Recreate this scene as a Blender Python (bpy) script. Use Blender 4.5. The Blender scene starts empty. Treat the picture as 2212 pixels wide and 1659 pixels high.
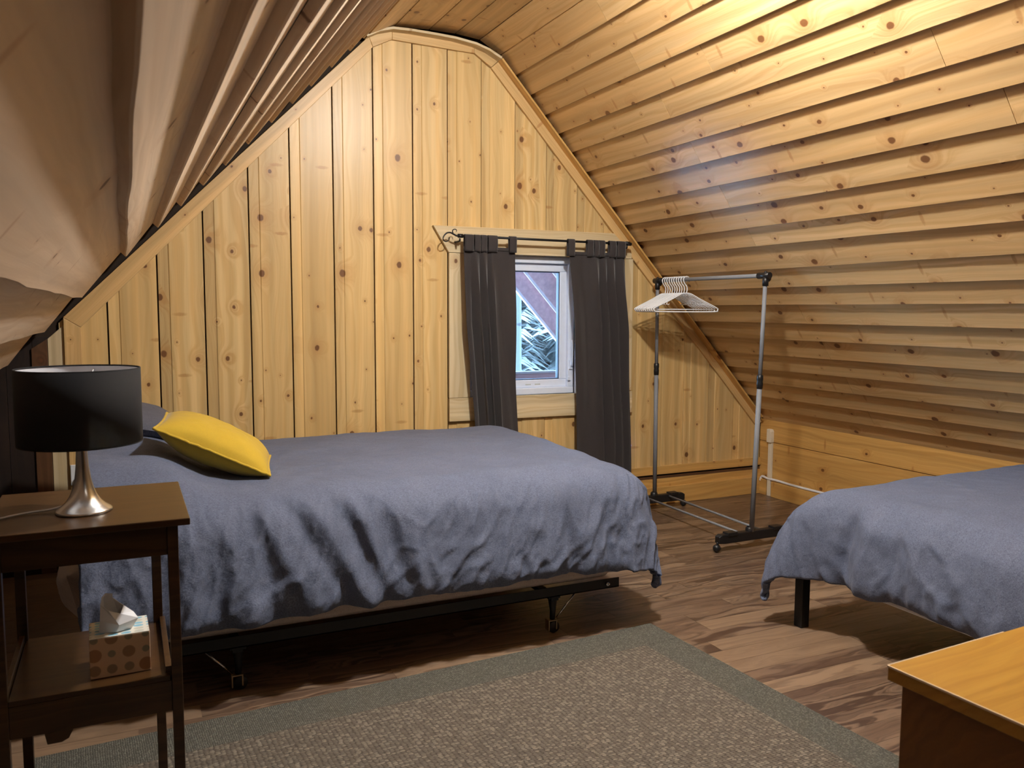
import bpy, bmesh, math, random
from math import sin, cos, pi, sqrt, exp, atan2, hypot
from mathutils import Vector, Matrix, noise

random.seed(7)
SC = bpy.context.scene
COL = SC.collection

# ------------------------------------------------------------------ camera, world, exposure
CAM_H = 1.4
cam = bpy.data.cameras.new('camera')
cam.sensor_fit = 'HORIZONTAL'
cam.sensor_width = 36.0
cam.lens = 1789.15 / 2212 * 36.0
cam.clip_start = 0.02
cam.dof.use_dof = True
cam.dof.focus_distance = 4.2
cam.dof.aperture_fstop = 8.0
co = bpy.data.objects.new('camera', cam)
COL.objects.link(co)
yaw, pitch, roll = 0.43806, 0.089106, 0.004328
fw = Vector((sin(yaw) * cos(pitch), cos(yaw) * cos(pitch), -sin(pitch)))
rt = Vector((cos(yaw), -sin(yaw), 0))
up = rt.cross(fw)
rt2 = cos(roll) * rt + sin(roll) * up
up2 = -sin(roll) * rt + cos(roll) * up
co.matrix_world = Matrix(((rt2.x, up2.x, -fw.x, 0), (rt2.y, up2.y, -fw.y, 0), (rt2.z, up2.z, -fw.z, CAM_H), (0, 0, 0, 1)))
SC.camera = co

world = bpy.data.worlds.new('sky')
SC.world = world
world.use_nodes = True
bg = world.node_tree.nodes['Background']
bg.inputs[0].default_value = (0.42, 0.68, 1.0, 1)
bg.inputs[1].default_value = 26.0

SC.view_settings.view_transform = 'Standard'
SC.view_settings.look = 'None'
SC.view_settings.gamma = 1.0
SC.view_settings.use_curve_mapping = False
SC.view_settings.exposure = 0.0

LAMP_MAIN = 900.0      # emission strengths of the ridge lamp and the added rear fill
FILL_REAR = 42.0  # fill added behind the camera to lift the rug and front faces
LAMP_COL = (1.0, 0.985, 0.96)

# ------------------------------------------------------------------ node helper
class NT:
    def __init__(s, name):
        s.m = bpy.data.materials.new(name)
        s.m.use_nodes = True
        s.t = s.m.node_tree
        s.p = s.t.nodes['Principled BSDF']
        s.out = s.t.nodes['Material Output']
    def n(s, kind, ins=None, **props):
        nd = s.t.nodes.new(kind)
        for k, v in props.items():
            setattr(nd, k, v)
        for k, v in (ins or {}).items():
            s.set(nd, k, v)
        return nd
    def set(s, nd, k, v):
        sock = nd.inputs[k]
        if hasattr(v, 'is_linked') or isinstance(v, bpy.types.NodeSocket):
            s.t.links.new(v, sock)
        else:
            if isinstance(v, (tuple, list)) and len(v) == 3 and sock.type == 'RGBA':
                v = (*v, 1)
            sock.default_value = v
    def math(s, op, a, b=0.0, c=None, clamp=False):
        nd = s.n('ShaderNodeMath', {0: a, 1: b}, operation=op, use_clamp=clamp)
        if c is not None:
            s.set(nd, 2, c)
        return nd.outputs[0]
    def vmath(s, op, a, b=(0, 0, 0)):
        return s.n('ShaderNodeVectorMath', {0: a, 1: b}, operation=op).outputs[0]
    def mix(s, fac, a, b, blend='MIX'):
        nd = s.n('ShaderNodeMix', data_type='RGBA', blend_type=blend)
        s.set(nd, 0, fac); s.set(nd, 6, a); s.set(nd, 7, b)
        return nd.outputs[2]
    def maprange(s, v, a, b, c=0.0, d=1.0, kind='SMOOTHSTEP'):
        nd = s.n('ShaderNodeMapRange', {0: v, 1: a, 2: b, 3: c, 4: d}, interpolation_type=kind)
        return nd.outputs[0]
    def noise(s, vec, scale, detail=2.0, rough=0.5, dim='3D', dist=0.0):
        nd = s.n('ShaderNodeTexNoise', {'Scale': scale, 'Detail': detail, 'Roughness': rough, 'Distortion': dist}, noise_dimensions=dim)
        if dim == '1D':
            s.set(nd, 'W', vec)
        else:
            s.set(nd, 'Vector', vec)
        return nd.outputs[0]
    def obj(s):
        return s.n('ShaderNodeTexCoord').outputs['Object']
    def bump(s, h, strength=0.3, dist=0.002):
        b = s.n('ShaderNodeBump', {'Strength': strength, 'Distance': dist, 'Height': h})
        s.t.links.new(b.outputs[0], s.p.inputs['Normal'])
    def done(s, color=None, rough=0.5, metal=0.0, **kw):
        if color is not None:
            s.set(s.p, 'Base Color', color)
        s.set(s.p, 'Roughness', rough)
        s.set(s.p, 'Metallic', metal)
        for k, v in kw.items():
            s.set(s.p, k.replace('_', ' '), v)
        return s.m

def plain(name, col, rough=0.5, metal=0.0, var=0.08, **kw):
    t = NT(name)
    nz = t.noise(t.obj(), 30.0, 3)
    k = t.maprange(nz, 0.3, 0.7, 1 - var, 1 + var, 'LINEAR')
    c = t.n('ShaderNodeVectorMath', {0: col, 'Scale': k}, operation='SCALE').outputs[0]
    return t.done(c, rough, metal, **kw)

def pine(name, light, dark, knot=(0.13, 0.045, 0.015), alt=None, rough=0.38, kx=3.2, ky=7.5, density=0.2, grain=14.0, var=0.14, lip=0.0, coat=0.0):
    """knotty softwood: grain along local x, width local y"""
    t = NT(name)
    rnd = t.n('ShaderNodeObjectInfo').outputs['Random']
    off = t.vmath('MULTIPLY', rnd, (37.3, 23.1, 11.7))
    p = t.vmath('ADD', t.obj(), off)
    sx = t.n('ShaderNodeSeparateXYZ', {0: p})
    u, v, w = sx.outputs[0], sx.outputs[1], sx.outputs[2]
    # knots
    ks = t.vmath('MULTIPLY', p, (kx, ky, 0))
    vo = t.n('ShaderNodeTexVoronoi', {'Vector': ks, 'Scale': 1.0, 'Randomness': 1.0}, voronoi_dimensions='2D', feature='F1')
    dl = t.vmath('DIVIDE', t.vmath('SUBTRACT', ks, vo.outputs['Position']), (kx, ky, 1))
    ds = t.n('ShaderNodeSeparateXYZ', {0: dl})
    du, dv = ds.outputs[0], ds.outputs[1]
    wob = t.math('MULTIPLY', t.math('SUBTRACT', t.noise(p, 60.0, 2), 0.5), 0.006)
    d = t.math('ADD', t.math('SQRT', t.math('ADD', t.math('POWER', t.math('MULTIPLY', du, 0.8), 2.0), t.math('POWER', dv, 2.0))), wob)
    cs = t.n('ShaderNodeSeparateColor', {0: vo.outputs['Color']})
    r = t.math('ADD', t.math('MULTIPLY', t.math('POWER', cs.outputs[0], 3.5), 0.016), 0.0032)
    ex = t.math('GREATER_THAN', cs.outputs[1], density)
    kn = t.math('MULTIPLY', ex, t.maprange(t.math('DIVIDE', d, r), 0.75, 1.15, 1.0, 0.0))
    halo = t.math('MULTIPLY', ex, t.math('EXPONENT', t.math('MULTIPLY', t.math('POWER', t.math('DIVIDE', d, t.math('MULTIPLY', r, 3.2)), 2.0), -1.0)))
    # grain
    n2 = t.noise(t.vmath('MULTIPLY', p, (0.9, 4.5, 1.0)), 1.0, 2)
    W = t.math('ADD', t.math('ADD', t.math('MULTIPLY', v, grain), t.math('MULTIPLY', w, grain)), t.math('ADD', t.math('MULTIPLY', n2, 3.2), t.math('MULTIPLY', halo, 1.6)))
    g = t.noise(W, 2.2, 3, 0.6, '1D')
    fib = t.noise(t.vmath('MULTIPLY', p, (5.0, 260.0, 260.0)), 1.0, 2)
    gg = t.math('ADD', t.maprange(g, 0.34, 0.68, 0.0, 0.72), t.math('MULTIPLY', t.math('SUBTRACT', fib, 0.5), 0.55))
    c = t.mix(t.math('MAXIMUM', t.math('MINIMUM', gg, 1.0), 0.0), light, dark)
    r2 = t.math('FRACT', t.math('MULTIPLY', rnd, 7.31))
    r3 = t.math('FRACT', t.math('MULTIPLY', rnd, 13.77))
    if alt is not None:
        c = t.mix(t.math('MULTIPLY', r2, 0.6), c, alt)
    # broad streaks along the grain, sapwood and heartwood
    st = t.noise(t.vmath('MULTIPLY', p, (0.35, 17.0, 17.0)), 1.0, 2)
    c = t.n('ShaderNodeVectorMath', {0: c, 'Scale': t.maprange(st, 0.3, 0.7, 0.80, 1.13, 'LINEAR')}, operation='SCALE').outputs[0]
    # spike knots: pale brown bars across the board
    ks2 = t.vmath('MULTIPLY', p, (1.9, 4.2, 0))
    vo2 = t.n('ShaderNodeTexVoronoi', {'Vector': ks2, 'Scale': 1.0, 'Randomness': 1.0}, voronoi_dimensions='2D', feature='F1')
    dl2 = t.n('ShaderNodeSeparateXYZ', {0: t.vmath('DIVIDE', t.vmath('SUBTRACT', ks2, vo2.outputs['Position']), (1.9, 4.2, 1))})
    d2 = t.math('ADD', t.math('POWER', t.math('DIVIDE', dl2.outputs[0], 0.010), 2.0), t.math('POWER', t.math('DIVIDE', dl2.outputs[1], 0.036), 2.0))
    d2 = t.math('ADD', d2, t.math('MULTIPLY', t.math('SUBTRACT', t.noise(p, 90.0, 2), 0.5), 1.2))
    cs2 = t.n('ShaderNodeSeparateColor', {0: vo2.outputs['Color']})
    sk = t.math('MULTIPLY', t.math('GREATER_THAN', cs2.outputs[0], 0.5), t.maprange(d2, 0.1, 1.6, 0.55, 0.0))
    c = t.mix(sk, c, (dark[0] * 0.7, dark[1] * 0.5, dark[2] * 0.35))
    if lip:
        ly = t.n('ShaderNodeSeparateXYZ', {0: t.obj()}).outputs[1]
        c = t.n('ShaderNodeVectorMath', {0: c, 'Scale': t.math('ADD', 1.0, t.math('MULTIPLY', t.math('LESS_THAN', ly, lip), t.math('SUBTRACT', t.math('MULTIPLY', r2, 0.34), 0.2)))}, operation='SCALE').outputs[0]
    # blotches and a blue-grey sap stain streak here and there
    bl = t.noise(t.vmath('MULTIPLY', p, (1.6, 7.0, 1.0)), 1.0, 3)
    c = t.mix(t.maprange(bl, 0.55, 0.8, 0.0, 0.35), c, dark)
    c = t.mix(t.math('MULTIPLY', halo, 0.42), c, (dark[0] * 0.75, dark[1] * 0.55, dark[2] * 0.4))
    c = t.mix(t.math('MULTIPLY', kn, 0.88), c, knot)
    br = t.math('ADD', t.math('MULTIPLY', r3, var), 1.0 - var * 0.55)
    c = t.n('ShaderNodeVectorMath', {0: c, 'Scale': br}, operation='SCALE').outputs[0]
    t.bump(t.math('ADD', t.math('MULTIPLY', g, 0.6), t.math('MULTIPLY', fib, 0.5)), 0.12, 0.002)
    return t.done(c, rough, 0.0, Coat_Weight=coat)

M = {}
M['pine'] = pine('pine_wall', (0.74, 0.54, 0.25), (0.60, 0.375, 0.135), alt=(0.68, 0.45, 0.175), lip=0.059)
M['slope'] = pine('pine_ceiling', (0.70, 0.485, 0.24), (0.55, 0.335, 0.13), alt=(0.61, 0.385, 0.165), rough=0.34, kx=4.0, ky=8.0)
M['rough'] = pine('rough_pine_ceiling', (0.84, 0.67, 0.50), (0.69, 0.51, 0.35), alt=(0.76, 0.57, 0.40), rough=0.6, ky=6.0, density=0.6)
M['trim'] = pine('pine_trim', (0.74, 0.50, 0.22), (0.58, 0.34, 0.12), density=0.75, var=0.08, rough=0.4)
M['rawtrim'] = pine('pale_pine_casing', (0.72, 0.59, 0.37), (0.58, 0.43, 0.22), density=0.55, var=0.06, rough=0.5)
M['knee'] = pine('amber_pine_boards', (0.68, 0.41, 0.13), (0.52, 0.28, 0.075), density=0.7, var=0.08, rough=0.35)
M['darkwall'] = pine('dark_brown_boards', (0.022, 0.011, 0.007), (0.012, 0.006, 0.004), knot=(0.008, 0.004, 0.003), rough=0.6)  # near-black brown for the left knee wall and the gable's left end
M['brownboard'] = pine('brown_board', (0.13, 0.06, 0.025), (0.08, 0.035, 0.014), rough=0.5)  # plain brown, darker than the other trim
M['backing'] = plain('dark_gap_backing', (0.03, 0.017, 0.009), 0.9)

def walnut_floor():
    t = NT('walnut_laminate')
    rnd = t.n('ShaderNodeObjectInfo').outputs['Random']
    p = t.vmath('ADD', t.obj(), t.vmath('MULTIPLY', rnd, (41.0, 17.0, 5.0)))
    n2 = t.noise(t.vmath('MULTIPLY', p, (1.6, 7.0, 0.0)), 1.0, 3)
    sx = t.n('ShaderNodeSeparateXYZ', {0: p})
    W = t.math('ADD', t.math('MULTIPLY', sx.outputs[1], 16.0), t.math('MULTIPLY', n2, 6.5))
    g = t.noise(W, 1.6, 3, 0.62, '1D')
    fib = t.noise(t.vmath('MULTIPLY', p, (7.0, 190.0, 0.0)), 1.0, 2)
    k = t.math('ADD', t.maprange(g, 0.33, 0.66, 0.0, 1.0), t.math('MULTIPLY', t.math('SUBTRACT', fib, 0.5), 0.5), clamp=True)
    c = t.mix(k, (0.24, 0.162, 0.105), (0.050, 0.028, 0.019))
    r2 = t.math('FRACT', t.math('MULTIPLY', rnd, 9.7))
    c = t.mix(t.math('MULTIPLY', r2, 0.55), c, (0.10, 0.060, 0.041))
    c = t.mix(t.maprange(t.math('FRACT', t.math('MULTIPLY', rnd, 23.3)), 0.82, 0.9, 0.0, 0.4), c, (0.33, 0.225, 0.14))
    return t.done(c, 0.33)
M['floor'] = walnut_floor()

def table_wood(name, a, b, rough):
    t = NT(name)
    p = t.obj()
    n2 = t.noise(t.vmath('MULTIPLY', p, (1.2, 6.0, 6.0)), 1.0, 3)
    sx = t.n('ShaderNodeSeparateXYZ', {0: p})
    W = t.math('ADD', t.math('ADD', t.math('MULTIPLY', sx.outputs[1], 18.0), t.math('MULTIPLY', sx.outputs[2], 18.0)), t.math('MULTIPLY', n2, 4.0))
    g = t.noise(W, 2.0, 4, 0.6, '1D')
    fib = t.noise(t.vmath('MULTIPLY', p, (9.0, 260.0, 260.0)), 1.0, 2)
    k = t.math('ADD', t.maprange(g, 0.3, 0.7, 0.0, 0.8), t.math('MULTIPLY', t.math('SUBTRACT', fib, 0.5), 0.6), clamp=True)
    return t.done(t.mix(k, a, b), rough)
M['table'] = table_wood('dark_walnut_stain', (0.062, 0.030, 0.010), (0.028, 0.012, 0.004), 0.28)
M['desk'] = table_wood('golden_oak_laminate', (0.46, 0.245, 0.036), (0.36, 0.17, 0.022), 0.35)
M['desk_shaded'] = table_wood('golden_oak_shaded', (0.22, 0.088, 0.014), (0.165, 0.062, 0.009), 0.4)  # same oak darkened: shade on the desk's sides put into the colour
M['paleedge'] = plain('worn_pale_edge', (0.75, 0.6, 0.42), 0.5)

def linen(name, a, b, wrinkle=0.5):
    t = NT(name)
    p = t.obj()
    w1 = t.noise(t.vmath('MULTIPLY', p, (900.0, 130.0, 900.0)), 1.0, 2)
    w2 = t.noise(t.vmath('MULTIPLY', p, (130.0, 900.0, 160.0)), 1.0, 2)
    k = t.maprange(t.math('ADD', w1, w2), 0.75, 1.25)
    big = t.noise(p, 5.0, 3)
    c = t.mix(k, a, b)
    c = t.mix(t.maprange(big, 0.35, 0.7, 0.0, 0.25), c, a)
    cr = t.noise(p, 22.0, 5, 0.6, dist=0.6)
    cr2 = t.noise(t.vmath('MULTIPLY', p, (1.0, 1.0, 0.5)), 60.0, 3, 0.6, dist=1.2)
    t.bump(t.math('ADD', t.math('ADD', cr, t.math('MULTIPLY', cr2, 0.35)), t.math('MULTIPLY', k, 0.05)), wrinkle, 0.02)
    return t.done(c, 0.85, 0.0, Sheen_Weight=0.08, Sheen_Roughness=0.4, Sheen_Tint=(0.75, 0.82, 1.0, 1))
M['duvet'] = linen('blue_grey_heathered_linen', (0.060, 0.075, 0.122), (0.140, 0.168, 0.258), 0.22)
M['greypillow'] = linen('grey_pillowcase', (0.06, 0.065, 0.09), (0.11, 0.115, 0.15), 0.3)
def fabric(name, col, scale=700.0, bump=0.25, rough=0.85, sheen=0.2):
    t = NT(name)
    p = t.obj()
    w1 = t.noise(t.vmath('MULTIPLY', p, (scale, scale, scale)), 1.0, 2)
    big = t.noise(p, 9.0, 4, 0.6)
    k = t.math('ADD', t.maprange(w1, 0.3, 0.7, 0.85, 1.12, 'LINEAR'), t.math('MULTIPLY', t.math('SUBTRACT', big, 0.5), 0.25))
    c = t.n('ShaderNodeVectorMath', {0: col, 'Scale': k}, operation='SCALE').outputs[0]
    t.bump(t.math('ADD', t.math('MULTIPLY', w1, 0.1), big), bump, 0.008)
    return t.done(c, rough, 0.0, Sheen_Weight=sheen, Sheen_Roughness=0.5)
M['curtain'] = fabric('charcoal_brown_curtain', (0.028, 0.023, 0.024), 900, 0.12)
M['yellow'] = fabric('mustard_cotton', (0.50, 0.33, 0.016), 800, 0.2)
M['mattress'] = fabric('cream_mattress_ticking', (0.50, 0.42, 0.37), 300, 0.15, 0.8)
M['boxspring'] = fabric('beige_box_spring_cover', (0.62, 0.53, 0.48), 300, 0.15, 0.8)
M['white_sheet'] = fabric('white_sheet', (0.75, 0.76, 0.8), 500, 0.15)
M['shade_out'] = fabric('black_lamp_fabric', (0.006, 0.006, 0.008), 900, 0.1, 0.9, 0.0)
M['shade_in'] = plain('white_shade_lining', (0.72, 0.74, 0.8), 0.6, var=0.02)

def brushed():
    t = NT('brushed_nickel')
    p = t.obj()
    nz = t.noise(t.vmath('MULTIPLY', p, (20.0, 20.0, 900.0)), 1.0, 2)
    return t.done((0.60, 0.585, 0.56), 0.27, 1.0)
M['nickel'] = brushed()
M['black_metal'] = plain('black_iron', (0.012, 0.012, 0.013), 0.45, 0.3)
M['black_plastic'] = plain('black_plastic', (0.010, 0.010, 0.011), 0.42)
M['grey_tube'] = plain('grey_powder_coated_tube', (0.22, 0.233, 0.255), 0.6, 0.0, 0.03)
M['chrome'] = plain('chrome', (0.75, 0.75, 0.76), 0.15, 1.0, 0.02)
M['brass'] = plain('dull_brass_caster', (0.42, 0.33, 0.2), 0.35, 0.9)
M['white_plastic'] = plain('white_plastic', (0.86, 0.88, 0.91), 0.3, var=0.02)
M['cream_plastic'] = plain('cream_raceway_plastic', (0.78, 0.71, 0.56), 0.4, var=0.03)
M['vinyl'] = plain('daylit_window_vinyl', (0.77, 0.84, 0.98), 0.35, var=0.02)  # white vinyl with the daylight's blue put into its colour
M['gasket'] = plain('dark_window_gasket', (0.03, 0.04, 0.07), 0.5)
M['tissue'] = plain('white_tissue', (0.82, 0.83, 0.86), 0.9, var=0.02)
M['redpaint'] = plain('faded_red_stained_lumber', (0.62, 0.35, 0.34), 0.7, var=0.15)
M['paleedge_out'] = plain('skylit_lumber_edge', (0.60, 0.46, 0.46), 0.7)  # pale strips paint the sky light on the board edges
M['bark'] = plain('grey_bark', (0.02, 0.018, 0.018), 0.9, var=0.3)
M['ground_bounce'] = plain('pale_bounce_ground', (0.60, 0.62, 0.66), 0.9, var=0.15)  # unseen ground, whitened to bounce light onto the boards and trees

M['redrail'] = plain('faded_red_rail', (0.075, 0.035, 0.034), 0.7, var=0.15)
M['railcap'] = plain('pale_rail_cap', (0.060, 0.052, 0.052), 0.7)  # greyer and slightly paler than the rail board
def birch():
    t = NT('birch_bark')
    p = t.obj()
    a = t.noise(t.vmath('MULTIPLY', p, (3.0, 3.0, 14.0)), 1.0, 3)
    return t.done(t.mix(t.maprange(a, 0.6, 0.68), (0.058, 0.062, 0.062), (0.02, 0.02, 0.02)), 0.8)
M['birch'] = birch()
def needles():
    t = NT('spruce_needles')
    a = t.noise(t.obj(), 3.5, 4, 0.7)
    return t.done(t.mix(t.maprange(a, 0.35, 0.7), (0.155, 0.17, 0.17), (0.215, 0.22, 0.205)), 0.8)
M['needles'] = needles()
def glass():
    t = NT('window_glass')
    tr = t.n('ShaderNodeBsdfTransparent', {0: (0.93, 0.97, 1.0)})
    gl = t.n('ShaderNodeBsdfGlossy', {0: (1, 1, 1), 'Roughness': 0.02})
    fr = t.n('ShaderNodeFresnel', {0: 1.45})
    mx = t.n('ShaderNodeMixShader', {0: fr.outputs[0], 1: tr.outputs[0], 2: gl.outputs[0]})
    t.t.links.new(mx.outputs[0], t.out.inputs[0])
    return t.m
M['glass'] = glass()
def emit(name, col, s):
    t = NT(name)
    return t.done((0.8, 0.8, 0.8), 0.5, 0.0, Emission_Color=(*col, 1), Emission_Strength=s)
M['bulb_main'] = emit('lit_bulb_main', LAMP_COL, LAMP_MAIN)
M['rear_fill'] = emit('rear_fill_glow', LAMP_COL, FILL_REAR)
M['led'] = emit('blue_led', (0.1, 0.12, 1.0), 2.0)

def rug_mat(name, ca, cb, cc, sx, sy, strength):
    t = NT(name)
    p = t.obj()
    wob = t.n('ShaderNodeTexNoise', {'Vector': p, 'Scale': 60.0}).outputs[1]
    q = t.vmath('ADD', t.vmath('MULTIPLY', p, (sx, sy, 0.0)), t.vmath('MULTIPLY', wob, (0.8, 0.8, 0)))
    vo = t.n('ShaderNodeTexVoronoi', {'Vector': q, 'Scale': 1.0, 'Randomness': 0.28}, voronoi_dimensions='2D')
    cs = t.n('ShaderNodeSeparateColor', {0: vo.outputs['Color']})
    fine = t.noise(t.vmath('MULTIPLY', p, (500.0, 500.0, 500.0)), 1.0, 2)
    c = t.mix(cs.outputs[0], ca, cb)
    c = t.mix(t.maprange(cs.outputs[1], 0.55, 0.95), c, cc)
    c = t.mix(t.maprange(vo.outputs['Distance'], 0.36, 0.62, 0.0, 0.85), c, (ca[0] * 0.3, ca[1] * 0.28, ca[2] * 0.26))
    c = t.mix(t.maprange(fine, 0.35, 0.65, 0.0, 0.3), c, ca)
    h = t.math('ADD', t.math('SUBTRACT', 1.0, vo.outputs['Distance']), t.math('MULTIPLY', fine, 0.3))
    t.bump(h, strength, 0.006)
    return t.done(c, 0.95)
M['rug_center'] = rug_mat('woven_beige_brown_loops', (0.105, 0.088, 0.068), (0.16, 0.137, 0.106), (0.24, 0.208, 0.162), 64.0, 110.0, 1.0)
M['rug_border'] = rug_mat('grey_green_border_loops', (0.074, 0.074, 0.060), (0.118, 0.116, 0.095), (0.165, 0.162, 0.135), 150.0, 190.0, 0.7)

def tissue_side():
    t = NT('printed_card_side')
    p = t.obj()
    q = t.vmath('MULTIPLY', p, (26.0, 26.0, 26.0))
    fr = t.n('ShaderNodeVectorMath', {0: q}, operation='FRACTION').outputs[0]
    s = t.n('ShaderNodeSeparateXYZ', {0: t.vmath('SUBTRACT', fr, (0.5, 0.5, 0.5))})
    d = t.math('SQRT', t.math('ADD', t.math('POWER', s.outputs[0], 2.0), t.math('POWER', s.outputs[2], 2.0)))
    fl = t.n('ShaderNodeVectorMath', {0: q}, operation='FLOOR').outputs[0]
    wn = t.n('ShaderNodeTexWhiteNoise', {'Vector': fl}, noise_dimensions='3D')
    big = t.maprange(t.math('SUBTRACT', d, t.math('ADD', t.math('MULTIPLY', wn.outputs[0], 0.25), 0.2)), -0.03, 0.03, 1.0, 0.0)
    dc = t.mix(wn.outputs[0], (0.20, 0.22, 0.17), (0.30, 0.13, 0.05))
    return t.done(t.mix(t.math('MULTIPLY', big, 0.9), (0.58, 0.40, 0.26), dc), 0.5)
def tissue_top():
    t = NT('printed_card_top')
    p = t.obj()
    q = t.vmath('MULTIPLY', p, (34.0, 52.0, 0.0))
    fr = t.n('ShaderNodeVectorMath', {0: q}, operation='FRACTION').outputs[0]
    s = t.n('ShaderNodeSeparateXYZ', {0: t.vmath('SUBTRACT', fr, (0.5, 0.5, 0.0))})
    d = t.math('SQRT', t.math('ADD', t.math('POWER', s.outputs[0], 2.0), t.math('POWER', s.outputs[1], 2.0)))
    fl = t.n('ShaderNodeVectorMath', {0: q}, operation='FLOOR').outputs[0]
    wn = t.n('ShaderNodeTexWhiteNoise', {'Vector': fl}, noise_dimensions='3D')
    k = t.maprange(d, 0.36, 0.42, 1.0, 0.0)
    dc = t.mix(t.math('GREATER_THAN', wn.outputs[0], 0.62), (0.25, 0.52, 0.66), (0.60, 0.60, 0.52))
    return t.done(t.mix(k, (0.80, 0.78, 0.70), dc), 0.45)
M['card_side'], M['card_top'] = tissue_side(), tissue_top()

# ------------------------------------------------------------------ geometry helpers
def link(o, parent=None):
    COL.objects.link(o)
    if parent is not None:
        o.parent = parent
    return o

def tag(o, label=None, cat=None, group=None, kind=None):
    if label: o['label'] = label
    if cat: o['category'] = cat
    if group: o['group'] = group
    if kind: o['kind'] = kind
    return o

def empty(name, loc=(0, 0, 0), rz=0.0, **k):
    o = bpy.data.objects.new(name, None)
    o.empty_display_size = 0.05
    link(o)
    o.location = loc
    o.rotation_euler = (0, 0, rz)
    return tag(o, **k)

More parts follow.
